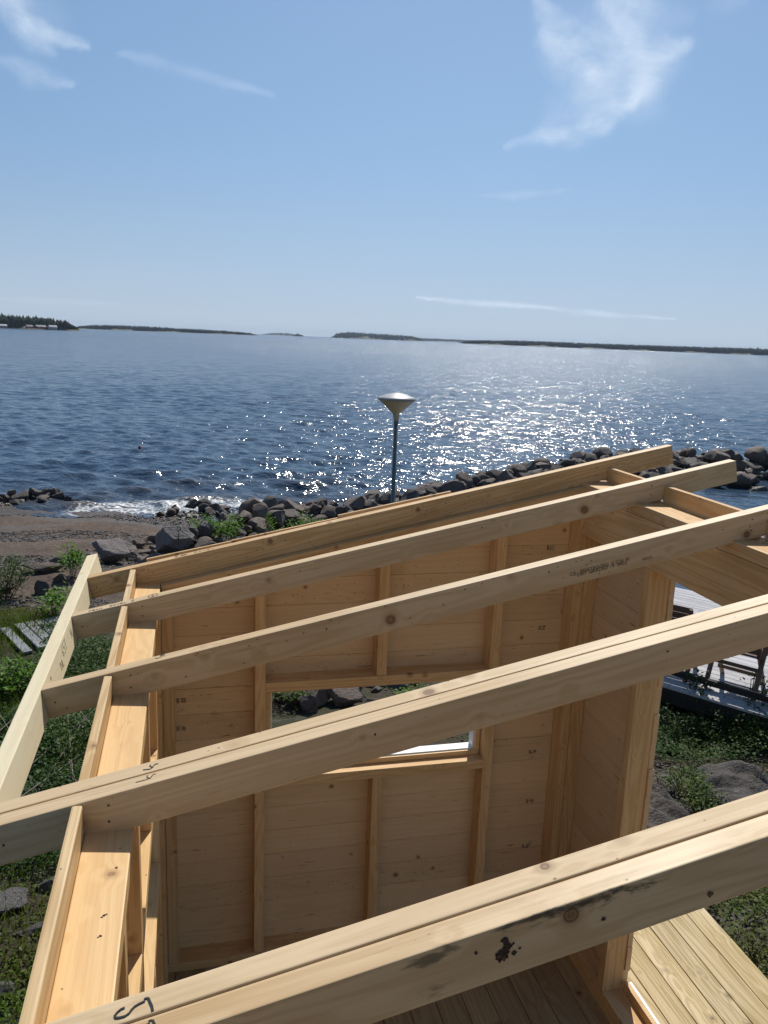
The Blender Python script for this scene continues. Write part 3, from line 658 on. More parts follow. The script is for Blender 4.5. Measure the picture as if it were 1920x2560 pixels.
# rafter 3 : 3
pl=[ontop(*A_(a,b)) for a,b in ((1342,985),(1362,990),(1388,978),(1396,965),(1378,962),(1396,965),(1415,968),(1424,958),(1405,953),(1390,955))]
ribbon('handwriting',[clampy(pl,YR['c']+.004,YR['c']+.041)],.0028,M_INK,r3,NT_)
C_=lambda a,b:(a/3.456,1740+b/3.456)
pl=[ontop(*C_(a,b)) for a,b in ((1302,600),(1296,612),(1318,620),(1330,606),(1345,593),(1368,590))]; l2=[ontop(*C_(a,b)) for a,b in ((1238,643),(1300,636),(1325,618))]
ribbon('handwriting',[clampy(pl,YR['d']+.05,YR['d']+.088),clampy(l2,YR['d']+.05,YR['d']+.088)],.0022,M_INK,r4b,NT_,.002,True)
pl=[ontop(*C_(a,b)) for a,b in ((1276,688),(1268,704),(1298,711),(1312,694),(1325,678),(1348,674))]; l2=[ontop(*C_(a,b)) for a,b in ((1173,748),(1260,725),(1306,708))]
ribbon('handwriting',[clampy(pl,YR['d']+.004,YR['d']+.042),clampy(l2,YR['d']+.004,YR['d']+.042)],.0022,M_INK,r4,NT_,split=True)
D_=lambda a,b:(240+a/4.1475,2080+b/4.1475)
s1=[(300,1825),(262,1842),(225,1872),(196,1910),(205,1932),(240,1930),(300,1915),(345,1885),(375,1842),(405,1812),(450,1785),(510,1757)]
s2=[(500,1738),(525,1727),(545,1729),(560,1765),(580,1808),(590,1858)]
ribbon('handwriting',[[ontop(*D_(a,b),.002) for a,b in s1],[ontop(*D_(a,b),.002) for a,b in s2]],.0034,M_INK,r5b,NT_,.0012,True)
ribbon('handwriting',[[ontop(*D_(a+45,b+228)) for a,b in s2],[ontop(*D_(a+50,b+228)) for a,b in s1]],.0034,M_INK,r5,NT_,split=True)
# rafter 1 top and face pencil notes
B1=lambda a,b:(360+a/3.456,1250+b/3.456)
o=ontop(*B1(270,480)); ribbon('handwriting',strokes('BAK',(o.x,.012,topz(o.x)),UX,(0,1,0),.022),.0018,M_STAMP,r1,NT_); o=o+UX*.075; ribbon('handwriting',strokes('GAVEL',(o.x,.012,topz(o.x)),UX,(0,1,0),.022),.0018,M_STAMP,r1,NT_)
FY=Vector((0,-1,0))
o=hit(1000+190/3.456,1200+300/3.456,1,0.0); ribbon('handwriting',strokes('GAVEL',(o.x,0,o.z),UX,NT_,.02),.0014,M_PENCIL,r1,FY)
# fascia notes on the inner face
FN=Vector((CT,0,ST)); fo=Vector((xf,0,topz(xf)))
Q_=lambda a,b:(a/5.028,1560+b/5.028)
def onf(u,v): return hitp(u,v,fo,FN)
for txt,a,b,hh in (('THL',(775,600),(790,430),.034),('65T',(800,420),(850,210),.034),('11',(640,720),(650,690),.02),('M',(905,190),(920,150),.035)):
    o=onf(*Q_(*a)); e=onf(*Q_(*b)); L=max((e-o).length,.02)
    ribbon('handwriting',strokes(txt,o,(0,1,0),NT_,min(hh,L/(.9*len(txt)))),.0018,M_STAMP,fascia,FN)
# mill stamps : dotted bars
def textmesh(name,body,parent,o,ux,uy,h,width,mat,n,lift=.0006,sx=None):
    c=bpy.data.curves.new(name,'FONT'); c.body=body; c.size=1; c.resolution_u=2
    to=bpy.data.objects.new(name,c); S.collection.objects.link(to); bpy.context.view_layer.update()
    dg=bpy.context.evaluated_depsgraph_get(); me=bpy.data.meshes.new_from_object(to.evaluated_get(dg)); bpy.data.objects.remove(to)
    co=[v.co.copy() for v in me.vertices]; x0=min(p.x for p in co); x1=max(p.x for p in co); y0=min(p.y for p in co); y1=max(p.y for p in co)
    for v in me.vertices: v.co=Vector(o)+Vector(ux)*((v.co.x-x0)/(x1-x0)*width)+Vector(uy)*((v.co.y-y0)/(y1-y0)*h)+Vector(n)*lift
    me.materials.clear(); me.materials.append(mat); return link(bpy.data.objects.new(name,me),parent)
EE=lambda a,b:(1400+a/3.19,1300+b/3.19)
def onface(u,v): return hit(u,v,1,YR['c'])
for txt,a,b,hh in (('MARTINSONS  K C24  M',(168,424),(552,340),.0125),('DRY GRADED 19  0402',(142,452),(535,362),.0125),('W0232',(652,326),(735,308),.009),('CE',(82,450),(130,440),.012)):
    o=onface(*EE(*a)); e=onface(*EE(*b)); L=(e-o).length
    textmesh('stamp',txt,r3,(o.x,YR['c']+.0006,o.z),UX,NT_,hh,L,M_STAMP,FY,.0012)
def ministamp(x,z,par):
    rs=random.Random(int(x*1000+z*77)); bm=bmesh.new(); y=.0512-.0006
    for (a,b,c_,d_) in ((0,.004,0,.022),(.007,.010,0,.022)): 
        addbox(bm,(x+a,y-.0006,z+c_),(x+b,y-.0002,z+d_))
    for i in range(4):
        for j in range(4):
            if rs.random()<.62: addbox(bm,(x+.016+i*.0055,y-.0006,z+j*.0056),(x+.0203+i*.0055,y-.0002,z+j*.0056+.0042))
    bm_obj('stamp',bm,M_STAMP,par)
for (u,v) in ((1367,1375),(1346,1575),(1322,1885),(1315,2008),(1305,2120),(442,1758),(442,1827)):
    p=hit(u,v,1,.0512); ministamp(p.x,p.z,gclad)
p=hit(555,2372,1,.0512)
# the open knot cluster on the nearest rafter
def dents(parent,pts,n,mat,nm='knot_hole'):
    bm=bmesh.new(); n=Vector(n)
    for (p,r) in pts:
        p=Vector(p); rs=random.Random(int(r*1e5)); k=14; a=Vector((1,0,0)); b_=n.cross(a).normalized(); a=b_.cross(n)
        ring=[bm.verts.new(p+n*.0005+(a*math.cos(2*PI*i/k)*1.0+b_*math.sin(2*PI*i/k))*r*rs.uniform(.6,1.2)) for i in range(k)]
        c=bm.verts.new(p+n*.0002)
        for i in range(k): bm.faces.new((ring[i],ring[(i+1)%k],c))
    bmesh.ops.recalc_face_normals(bm,faces=bm.faces)
    return bm_obj(nm,bm,mat,parent)
M_KN=plain('knot_bark',(.045,.024,.012),.8,.6,150,bumps=.5)
fe=lambda u,v: hit(u,v,1,YR['e'])
KK=lambda a,b:(1220+a/2.37,1700+b/2.37)
M_KNC=wood('knot_core',(.16,.09,.05),(.06,.03,.02),grain=1,kscale=5)
dents(r5,[(fe(*KK(*a)),r*.72) for a,r in (((100,1545),.0085),((108,1570),.0075),((100,1595),.0075),((80,1612),.008),((62,1625),.007),((70,1650),.0085),((95,1640),.009),((115,1610),.005),((155,1615),.006),((188,1588),.003),((150,1560),.003),((130,1575),.006),((95,1615),.009),((110,1585),.008))],FY,M_KN)
dents(r5,[(fe(*KK(*a))+FY*.0004,r*.8) for a,r in (((93,1543),.0045),((65,1638),.0042),((92,1646),.0046),((105,1572),.003))],FY,M_KNC,'knot')
dents(r5,[(fe(*KK(685,1415)),.0042)],FY,M_KN); dents(r5,[(fe(*KK(1315,1268)),.0055)],FY,M_KN)
dents(r5,[(fe(*KK(1315,1268))+FY*.0004,.0048)],FY,M_KNC,'knot')
PP=lambda a,b:hit(a/3.456,1740+b/3.456,2,ZP)
for a,b,r in ((85,865,.0032),(60,885,.0022),(45,1080,.003),(20,1095,.002),(212,370,.0028),(110,855,.002)): dents(plate,[(hit(*D_(a,b),2,ZP),r)],(0,0,1),M_KN)

M_SCREW=plain('screw_head',(.10,.09,.08),.35,.2,200,metal=.8)
def screw(x,z,y,par):
    bm=bmesh.new(); bmesh.ops.create_cone(bm,cap_ends=True,segments=10,radius1=.0026,radius2=.0022,depth=.0014)
    bm_obj('screw',bm,M_SCREW,par,Matrix.Translation((x,y-.0006,z))@Matrix.Rotation(PI/2,4,'X'))
for par,yy_ in ((r1,YR['a']),(r2,YR['b']),(r3,YR['c']),(r4,YR['d']),(r5,YR['e'])):
    for x_ in (.07,2.01,-.13,.62,1.31):
        for dz_ in ((.022,.058) if x_>1.9 or 0<x_<.1 else (.024+.03*((x_*10)%1),)): screw(x_,topz(x_)-dz_,yy_,par)
# ------------------------------------------------------------------ rocks
def rock_mesh(seed,sub=3,cuts=9,rough=.10,flat=1.0):
    rs=random.Random(seed); bm=bmesh.new(); bmesh.ops.create_icosphere(bm,subdivisions=sub,radius=1)
    planes=[]
    for i in range(cuts):
        d=Vector((rs.gauss(0,1),rs.gauss(0,1),rs.gauss(0,1))).normalized(); planes.append((d,rs.uniform(.44,.86)))
    o=Vector((seed*3.1,seed*1.7,seed*.9))
    for v in bm.verts:
        p=v.co.copy()
        for d,k in planes:
            e=p.dot(d)-k
            if e>0: p-=d*e*.98
        p*=1+rough*1.6*noise.noise(p*1.3+o)+rough*.6*noise.noise(p*4+o)+rough*.3*noise.noise(p*9+o)
        v.co=p; v.co.z*=flat
    me=bpy.data.meshes.new('rock'); bm.to_mesh(me); bm.free(); me.materials.append(M_ROCK)
    me.polygons.foreach_set('use_smooth',[True]*len(me.polygons)); me.set_sharp_from_angle(angle=R_(30)); return me
ROCKS=[rock_mesh(i,3,14 if i<10 else 7,.10) for i in range(16)]
BIGR=[rock_mesh(40+i,4,12,.12) for i in range(6)]
def rock(x,y,r,sx=1,sy=1,sz=.75,label=None,group=None,name='boulder',me=None,mat=None,rz=None,sink=.35,z=None,rs=random.Random(9),cat='boulder',tilt=.3):
    me=me or rs.choice(ROCKS)
    if mat is not None and me.materials[0]!=mat: me=me.copy(); me.materials[0]=mat
    o=bpy.data.objects.new(name,me); zz=(gz(x,y) if z is None else z)+r*sz*(1-sink)
    rz=rs.uniform(0,6.28) if rz is None else rz
    M=Matrix.Translation((x,y,zz))@Matrix.Rotation(rz,4,'Z')@Matrix.Rotation(rs.uniform(-tilt,tilt),4,'X')@Matrix.Rotation(rs.uniform(-tilt,tilt),4,'Y')@Matrix.Diagonal((r*sx,r*sy,r*sz,1))
    link(o,None,M); return tag(o,label,cat,group)
rs=random.Random(21)
def scr(o):
    d=WM[o.name].translation-CAM; z=d.dot(FW); return 960+FPX*d.dot(RT)/z
def ordn(n): return str(n)+('th' if 10<n%100<14 else {1:'st',2:'nd',3:'rd'}.get(n%10,'th'))
def label_pile(objs,where):
    objs=sorted(objs,key=scr)
    for i,(o,side,r) in enumerate(sorted(((o,o['_s'],o['_r']) for o in objs),key=lambda t:scr(t[0]))):
        sz='small' if r<.33 else ('medium' if r<.5 else 'large')
        del o['_s'],o['_r']
        o['label']='%s %s %s, %s from the left'%(sz,side,where,ordn(i+1))
def along(poly,t):
    L=[math.dist(a,b) for a,b in zip(poly[:-1],poly[1:])]; s=t*sum(L)
    for (a,b),l in zip(zip(poly[:-1],poly[1:]),L):
        if s<=l: k=s/l; return (a[0]+(b[0]-a[0])*k,a[1]+(b[1]-a[1])*k,(b[0]-a[0])/l,(b[1]-a[1])/l)
        s-=l
    return (*poly[-1],1,0)
placed=[]
def pile(poly,n,wid,rmin,rmax,where,label,group,top=-1.55,base=-1.95,nm='boulder',dark=None,tries=60,cl=.58):
    made=[]
    for i in range(n):
        for k in range(tries):
            x,y,dx,dy=along(poly,rs.random()); o=rs.gauss(0,wid*.5); o=max(-wid,min(wid,o)); r=(rmin+(rmax-rmin)*rs.random()**1.7)*(1.15-.3*abs(o)/wid)
            X=x-dy*o; Y=y+dx*o
            if all((X-a)**2+(Y-b)**2>(cl*(r+c))**2 for a,b,c in placed): break
        else: continue
        placed.append((X,Y,r)); zc=top-(top-base)*(abs(o)/wid)**1.4-rs.uniform(0,.1)
        z=max(zc-r*.55,gz(X,Y)-r*.2)
        o_=rock(X,Y,r*rs.uniform(.95,1.15),rs.uniform(.85,1.4),rs.uniform(.75,1.1),rs.uniform(.55,.95),label,group,nm,mat=dark,z=z,sink=.25,rs=rs)
        o_['_s']=('lakeward ' if o>wid*.35 else ('landward ' if o<-wid*.35 else 'crest '))+('stone' if rmax<.35 else 'boulder'); o_['_r']=r*(1 if rmax>.35 else 1.3); made.append(o_)
    label_pile(made,where)
pile(RIDGE[3:9],125,1.05,.17,.42,'of the breakwater behind the rafters','angular grey boulder in the long stone breakwater behind the rafters','boulders of the breakwater',top=-1.42,base=-1.92)
pile(RIDGE[8:],66,1.6,.24,.50,'at the right breakwater end','large rounded boulder at the far right end of the breakwater','boulders at the breakwater end',top=-1.22,base=-1.9)
pile([(13.5,23.0),(17,23.4),(20.5,21.9)],20,.8,.25,.55,'below the breakwater by the basin','large rounded boulder at the far right end of the breakwater','boulders at the breakwater end',top=-1.75,base=-2.0)
pile(RIDGE[1:5],54,.95,.17,.42,'between the beach and the breakwater','grey shore boulder in the line between beach and breakwater','boulders along the beach edge',top=-1.25,base=-1.75)
pile([(-8,19.6),(-5,20.2),(-3.3,21.0)],46,.42,.12,.25,'of the low dark groyne at far left','wet black stone in the low groyne at the left edge','stones of the left groyne',top=-1.76,base=-2.0)
pile([(-.35,17.9),(.4,18.9),(1.2,18.2)],16,.45,.12,.28,'in the small heap at the beach end','small dark stone in the heap at the end of the beach','stones of the small heap',top=-1.76,base=-2.0)
RSM=[rock_mesh(70+i,2,9,.12) for i in range(6)]
RSN=[]
for me_ in RSM:
    bm=bmesh.new(); bm.from_mesh(me_); bmesh.ops.triangulate(bm,faces=bm.faces); RSN.append((np.array([v.co[:] for v in bm.verts]),np.array([[v.index for v in f.verts] for f in bm.faces]))); bm.free()
def rubble(poly,n,wid,smin,smax,top,base,label,seed):
    r=random.Random(seed); V=[];Fc=[];off=0
    for i in range(n):
        x,y,dx,dy=along(poly,r.random()); o=r.uniform(-wid,wid); X=x-dy*o;Y=y+dx*o; sz=smin+(smax-smin)*r.random()**2
        z=max(top-(top-base)*(abs(o)/wid)**1.4-.12-r.uniform(0,.08),gz(X,Y)+sz*.1); bv,bf=RSN[i%6]; a=r.uniform(0,6.28); c,s_=math.cos(a),math.sin(a)
        p=bv*np.array([sz*r.uniform(.9,1.5),sz,sz*r.uniform(.6,.9)]); p=np.stack([p[:,0]*c-p[:,1]*s_,p[:,0]*s_+p[:,1]*c,p[:,2]],1)+np.array([X,Y,z])
        V.append(p);Fc.append(bf+off);off+=len(bv)
    o=mesh_obj('rubble',np.concatenate(V),np.concatenate(Fc),M_ROCK,smooth=True); o.data.set_sharp_from_angle(angle=R_(22)); return tag(o,label,'rubble',kind='stuff')
rubble(RIDGE[3:9],650,1.15,.07,.24,-1.45,-1.95,'small broken stone filling the gaps of the breakwater',1)
rubble(RIDGE[8:],340,1.8,.1,.32,-1.3,-1.95,'small broken stone at the right breakwater end',2)
rubble(RIDGE[:5],420,1.1,.05,.17,-1.35,-1.8,'small broken stone between the beach edge boulders',3)
rubble([(-8,19.6),(-5,20.2),(-3.3,21.0)],320,.55,.06,.18,-1.8,-2.0,'small dark stone of the low left groyne',4)
rubble([(-.35,17.9),(.4,18.9),(1.2,18.2)],90,.6,.04,.12,-1.78,-2.0,'small dark stone of the heap at the beach end',5)
def rk(u,v,z,wpx,me,sx,sy,sz,label,mat=None,nm='boulder',rz=0,sink=.4):
    p=hit(u,v,2,z); d=(p-CAM).dot(FW); r=wpx/2/FPX*d
    placed.append((p.x,p.y,r)); zz=gz(p.x,p.y); zz=max(zz,z-.25)
    return rock(p.x,p.y,r,sx,sy,sz,label,None,nm,me=me,mat=mat,rz=rz,z=zz-.02,sink=sink,rs=rs,tilt=.12)
rk(279,1398,-1.38,100,BIGR[0],1,.8,.85,'large smooth grey boulder just right of the fascia board end',M_PALE,sink=.25)
rk(432,1368,-1.38,122,BIGR[1],1,.7,.75,'broad dark boulder carrying a thin iron pin',M_PALE,sink=.25)
rk(385,1412,-1.35,104,BIGR[2],1.0,.7,.65,'low flat grey boulder below the boulder with the iron pin',M_PALE,sink=.3)
rk(345,1358,-1.42,50,BIGR[3],1,.8,.6,'mid grey boulder between the smooth and the pin boulder')
rk(325,1385,-1.37,34,BIGR[4],1,.8,.7,'small angular grey boulder beside the large smooth one')
rk(470,1396,-1.35,58,BIGR[3],1,.8,.6,'flat grey boulder touching the edge of the roof')
rk(104,1468,-1.15,56,BIGR[4],.95,.8,.95,'brown three-cornered rock standing in the grass at left')
rk(146,1398,-1.22,42,BIGR[5],1,.8,.95,'dark upright rock behind the tall leafy plant')
rk(150,1446,-1.2,40,BIGR[2],1,.8,.8,'dark block of rock under the leafy plant')
rk(110,1424,-1.22,105,BIGR[5],1,.6,.35,'long flat pale rock slab in the sand')
rk(255,1435,-1.25,70,BIGR[1],1,.7,.4,'flat brown rock partly hidden by the fascia end')
rk(10,1455,-1.12,60,BIGR[0],1,.7,.7,'dark rock under the bush at the left edge')
rk(310,1420,-1.3,60,BIGR[5],1,.7,.45,'low mossy rock below the smooth boulder')
rk(18,2243,-.5,112,BIGR[0],1,.85,.55,'pale rounded field stone at the left edge',M_PALE,'field_stone',sink=.5)
rk(122,2192,-.5,78,BIGR[2],1,.8,.6,'pale speckled field stone close to the eave',M_PALE,'field_stone',sink=.45)
rk(85,2312,-.5,95,BIGR[5],1,.5,.42,'low narrow field stone sunk in the heather',M_PALE,'field_stone',rz=.2)
rk(2,2455,-.5,90,BIGR[4],1,.9,.5,'pale field stone at the bottom left corner',M_PALE,'field_stone')
# rocks seen through the gable window
for i,(u,v,w,mm) in enumerate(((855,1742,84,0),(790,1752,92,2),(735,1757,50,3),(800,1722,44,4),(735,1732,46,5),(700,1745,36,1),(765,1735,40,3),(900,1725,30,4),(670,1728,30,2),(770,1780,60,4))):
    rk(u,v+24,-.85,w*1.25,BIGR[mm],1,.85,.85,('dark rounded boulder','grey flat boulder','small pinkish rock','small grey rock','pink cracked rock','rough brown rock','tiny broken rock','grey pebble rock','brown edge rock','low front rock')[i]+' seen through the gable window opening',rz=i)
rubble([(.9,5.4),(1.8,5.6),(2.7,5.9)],160,.8,.05,.2,-.9,-1.1,'loose rock rubble on the slope seen through the gable window',8)
# bedrock outcrops to the right of the cabin
def outcrop(pts_h,loc,label,seed,mat=M_BED):
    """pts: outline polygon (x,y) ; domed slab with ledges"""
    cx=sum(p[0] for p in pts_h)/len(pts_h); cy=sum(p[1] for p in pts_h)/len(pts_h); n=len(pts_h); rings=14; seg=72
    vs=[];fs=[]
    def rad(a):
        # distance from the centre to the polygon along angle a
        best=.1
        for (x0,y0),(x1,y1) in zip(pts_h,pts_h[1:]+pts_h[:1]):
            dx,dy=math.cos(a),math.sin(a); ex,ey=x1-x0,y1-y0; den=dx*ey-dy*ex
            if abs(den)<1e-9: continue
            t=((x0-cx)*ey-(y0-cy)*ex)/den; s=((x0-cx)*dy-(y0-cy)*dx)/den
            if t>0 and 0<=s<=1: best=t
        return best
    rings=26; seg=110
    for i in range(rings+1):
        f=i/rings
        for j in range(seg):
            a=2*PI*j/seg; r=rad(a)*f; x=cx+r*math.cos(a); y=cy+r*math.sin(a)
            h=loc*(1-f**3.2); p=Vector((x*1.3+seed,y*1.3,0))
            h+=(.12*noise.noise(p)+.18*abs(noise.noise(Vector((x*5+y*3,y*2-x*1.2,seed))))+.025*noise.noise(p*6))*(1-f**3)
            vs.append((x,y,gz(x,y)-.12*f+h-.05))
    for i in range(rings):
        for j in range(seg):
            a=i*seg+j;b=i*seg+(j+1)%seg; fs.append((a,a+seg,b+seg,b))
    o=mesh_obj('bedrock_outcrop',vs,fs,mat,smooth=True); bmx=bmesh.new(); bmx.from_mesh(o.data); bmesh.ops.recalc_face_normals(bmx,faces=bmx.faces); bmx.to_mesh(o.data); bmx.free()
    o.data.polygons.foreach_set('use_smooth',[True]*len(o.data.polygons)); return tag(o,label,'bedrock')
def gp(u,v,z): p=hit(u,v,2,z); return (p.x,p.y)
outcrop([gp(1560,1840,-.55),gp(1635,1840,-.6),gp(1690,1930,-.5),gp(1745,2040,-.45),gp(1800,2180,-.4),gp(1700,2260,-.35),gp(1560,2250,-.35),gp(1480,2000,-.5)],.38,'rounded grey granite outcrop right beside the cabin wall',1)
outcrop([gp(1712,1870,-.75),gp(1790,1855,-.8),gp(1930,1880,-.8),gp(2050,2000,-.6),gp(2000,2120,-.5),gp(1860,2060,-.55),gp(1790,2000,-.6),gp(1725,1930,-.65)],.38,'ridged dark granite outcrop between shrubs right of the cabin',2)
outcrop([gp(1795,2270,-.25),gp(1830,2290,-.25),gp(1925,2420,-.22),gp(2000,2600,-.2),gp(1850,2600,-.2),gp(1780,2360,-.25)],.16,'narrow strip of grey bedrock along the new deck edge',5)
# cobbles and gravel of the beach
rs2=np.random.RandomState(3); base=[]
for k in range(3):
    bm=bmesh.new(); bmesh.ops.create_icosphere(bm,subdivisions=1,radius=1)
    for v in bm.verts: v.co*=rs2.uniform(.75,1.15)
    bm.faces.ensure_lookup_table(); base.append((np.array([v.co[:] for v in bm.verts]),np.array([[v.index for v in f.verts] for f in bm.faces]))); bm.free()
def scatter_stones(name,n,xr,yr,smin,smax,mat,mask=None,seed=0,label=None):
    r=np.random.RandomState(seed); xs=r.uniform(*xr,n*3); ys=r.uniform(*yr,n*3)
    if mask is not None: k=mask(xs,ys); xs=xs[k];ys=ys[k]
    xs=xs[:n];ys=ys[:n]; zs=gz_np(xs,ys); k=zs>-2.02; xs=xs[k];ys=ys[k];zs=zs[k]; m=len(xs); V=[];Fc=[];off=0
    sz=smin+(smax-smin)*r.power(.35,m)**1.5 if False else smin+(smax-smin)*r.beta(1,5,m)
    for i in range(m):
        bv,bf=base[i%3]; a=r.uniform(0,6.28); c,s=math.cos(a),math.sin(a)
        p=bv*np.array([sz[i]*r.uniform(.8,1.5),sz[i],sz[i]*.6]); p=np.stack([p[:,0]*c-p[:,1]*s,p[:,0]*s+p[:,1]*c,p[:,2]],1)+np.array([xs[i],ys[i],zs[i]+sz[i]*.12])
        V.append(p);Fc.append(bf+off);off+=len(bv)
    o=mesh_obj(name,np.concatenate(V),np.concatenate(Fc),mat,smooth=True); return tag(o,label,'gravel',kind='stuff')
def bandmask(x,y): 
    b=np.sin((y+.25*x)*1.9+1.2*np.sin(x*.7))+.5*fbm(x,y,1.1,9,3); return b>.15
M_PEB=rock_mat('beach_pebble',(.12,.105,.095),lich=.3)
scatter_stones('gravel',15000,(-9,1.2),(8.5,18.4),.012,.065,M_PEB,bandmask,1,'loose grey gravel lying in bands on the sand')
scatter_stones('gravel',2600,(-3,0),(-2,9),.008,.04,M_PEB,None,2,'fine gravel between the plants left of the cabin')
scatter_stones('gravel',1600,(2.2,6),(-1,5),.01,.06,M_PEB,None,4,'small stones around the bedrock right of the cabin')

# ------------------------------------------------------------------ vegetation
def leaves(P,size,seed,up=.6,asp=.55,curl=.25):
    """P: (n,3) leaf base points -> folded leaf quads"""
    r=np.random.RandomState(seed); n=len(P); s=size*r.uniform(.6,1.25,n)[:,None]
    a=r.uniform(0,2*PI,n); el=r.uniform(-.2,1.0,n)*up
    D=np.stack([np.cos(a)*np.cos(el),np.sin(a)*np.cos(el),np.sin(el)],1)
    side=np.stack([-np.sin(a),np.cos(a),r.normal(0,.35,n)],1); side/=np.linalg.norm(side,axis=1)[:,None]
    nn=np.cross(D,side)
    v0=P; v1=P+D*s*.45+side*s*asp*.5+nn*s*curl*.3; v2=P+D*s-nn*s*curl*.3; v3=P+D*s*.45-side*s*asp*.5+nn*s*curl*.3
    return np.stack([v0,v1,v2,v3],1).reshape(-1,3),np.arange(4*n).reshape(n,4),np.repeat(r.rand(n),4)
def leaf_obj(name,P,size,seed,mat,parent=None,up=.6,asp=.55,M=None):
    V,Fc,A=leaves(P,size,seed,up,asp); o=mesh_obj(name,V,Fc,mat,parent,M)
    at=o.data.attributes.new('rnd','FLOAT','POINT'); at.data.foreach_set('value',A.astype(np.float32)); return o
def stems_mesh(segs,rad):
    vs=[];fs=[]
    for a,b in segs:
        a=Vector(a);b=Vector(b); d=(b-a).normalized(); s=d.orthogonal().normalized(); t=d.cross(s); k=len(vs)
        for p,r in ((a,rad),(b,rad*.5)):
            for i in range(4): vs.append(p+(s*math.cos(i*PI/2)+t*math.sin(i*PI/2))*r)
        for i in range(4): fs.append((k+i,k+(i+1)%4,k+4+(i+1)%4,k+4+i))
    return vs,fs
def shrub(x,y,r,h,n,leaf,mat,label,seed,group=None,name='shrub',cat='shrub',stemn=14,z=None,per=None):
    rr=random.Random(seed); zz=gz(x,y) if z is None else z; root=empty(name,(x,y,zz-.02),label,cat,group)
    segs=[];P=[]
    per=per or max(6,n//stemn)
    for i in range(stemn):
        a=rr.uniform(0,2*PI); q_=r*math.sqrt(rr.random()); b=Vector((x+q_*.35*math.cos(a),y+q_*.35*math.sin(a),zz)); hh=h*rr.uniform(.55,1.08)*(1-.3*q_/r)
        tip=Vector((x+q_*math.cos(a),y+q_*math.sin(a),zz+hh)); mid=b.lerp(tip,.55)+Vector((rr.gauss(0,.02),rr.gauss(0,.02),.02))
        segs+=[(b,mid),(mid,tip)]
        for k in range(per):
            t=rr.uniform(.22,1.03)**.8; p=(b.lerp(mid,t/.55) if t<.55 else mid.lerp(tip,(t-.55)/.45)); sp=leaf*1.3*(1.25-t*.6)
            P.append((p.x+rr.gauss(0,sp),p.y+rr.gauss(0,sp),p.z+rr.gauss(0,sp*.5)))
    leaf_obj('foliage',np.array(P),leaf,seed,mat,root,up=.9)
    v,f=stems_mesh(segs,.004+h*.004); mesh_obj('stem',v,f,M_STEM,root); return root
def cover(name,xr,yr,n,size,hmax,mat,mask,seed,label,cat='ground cover'):
    r=np.random.RandomState(seed); xs=r.uniform(*xr,n); ys=r.uniform(*yr,n); k=mask(xs,ys,r); xs=xs[k];ys=ys[k]
    zs=gz_np(xs,ys); hm=hmax*np.clip(.55+.6*fbm(xs,ys,3.0,seed+5,3),.12,1.3); P=np.stack([xs,ys,zs+r.uniform(0,1,len(xs))**.7*hm],1)
    o=leaf_obj(name,P,size,seed,mat,None,up=.8); return tag(o,label,cat,kind='stuff')
incab=lambda x,y:(x>-.05)&(x<2.9)&(y<.32)
cover('ground_cover',(-4.2,.3),(-2.4,4.2),190000,.030,.14,M_COVER,lambda x,y,r:(~incab(x,y))&(fbm(x,y,1.7,2,3)+.35*r.randn(len(x))>-.25-.25*(y>2.2)+.18*(y<.3))&~((x<-1.0)&(y>3.6)),1,'low green cover of heather and berry sprigs left of the cabin')
cover('undergrowth',(-2.6,.75),(1.6,7.4),90000,.036,.34,M_LEAF,lambda x,y,r:((x>-1.75+.35*np.sin(y*1.3))&(y<7.0+.3*np.sin(x*3)))&(fbm(x,y,1.4,12,3)+.3*r.randn(len(x))>-.75),2,'dense dark green undergrowth below the eave of the cabin')
cover('undergrowth',(3.0,8),(1.2,5.2),65000,.034,.26,M_LEAF,lambda x,y,r:(fbm(x,y,1.6,22,3)+.3*r.randn(len(x))>-.25)&(y>2.9-.12*(x-3.5))&((x-4.6)**2+(y-2.0)**2>.35)&~((x>XC)&(x<3.6)&(y<1.6)),3,'green undergrowth between the bedrock and the old deck')
cover('undergrowth',(2.9,5.5),(-1.6,1.0),34000,.032,.13,M_COVER,lambda x,y,r:(fbm(x,y,2.2,32,3)+.35*r.randn(len(x))>-.1)&(x>3.02+.04*np.sin(y*9)),4,'low sprigs beside the outer edge of the new deck')
cover('undergrowth',(2.3,5),(3.2,8.5),24000,.035,.16,M_LEAFB,lambda x,y,r:(fbm(x,y,1.8,42,3)+.35*r.randn(len(x))>.28),6,'patchy greenery behind the cabin seen through its window')
# grass at the back of the beach
def grass(name,xr,yr,n,h,seed,mask,label):
    r=np.random.RandomState(seed); xs=r.uniform(*xr,n); ys=r.uniform(*yr,n); k=mask(xs,ys,r); xs=xs[k];ys=ys[k]; zs=gz_np(xs,ys); m=len(xs)
    hh=h*r.uniform(.4,1.2,m); a=r.uniform(0,6.28,m); w=.004; dx=np.cos(a)*w; dy=np.sin(a)*w; lx=r.normal(0,.3,m)*hh; ly=r.normal(0,.3,m)*hh
    V=np.stack([np.stack([xs-dx,ys-dy,zs],1),np.stack([xs+dx,ys+dy,zs],1),np.stack([xs+lx+dx*.2,ys+ly+dy*.2,zs+hh],1),np.stack([xs+lx*.6-dx,ys+ly*.6-dy,zs+hh*.55],1)],1).reshape(-1,3)
    o=mesh_obj(name,V,np.arange(4*m).reshape(m,4),M_GRASS); at=o.data.attributes.new('rnd','FLOAT','POINT'); at.data.foreach_set('value',np.repeat(r.rand(m),4).astype(np.float32)); return tag(o,label,'grass',kind='stuff')
grass('grass',(-5,-.6),(3.2,9.6),60000,.11,3,lambda x,y,r:(fbm(x,y,1.5,52,3)+.35*r.randn(len(x))>.15+.10*(y-6)),'sparse green grass on the sandy soil behind the beach')
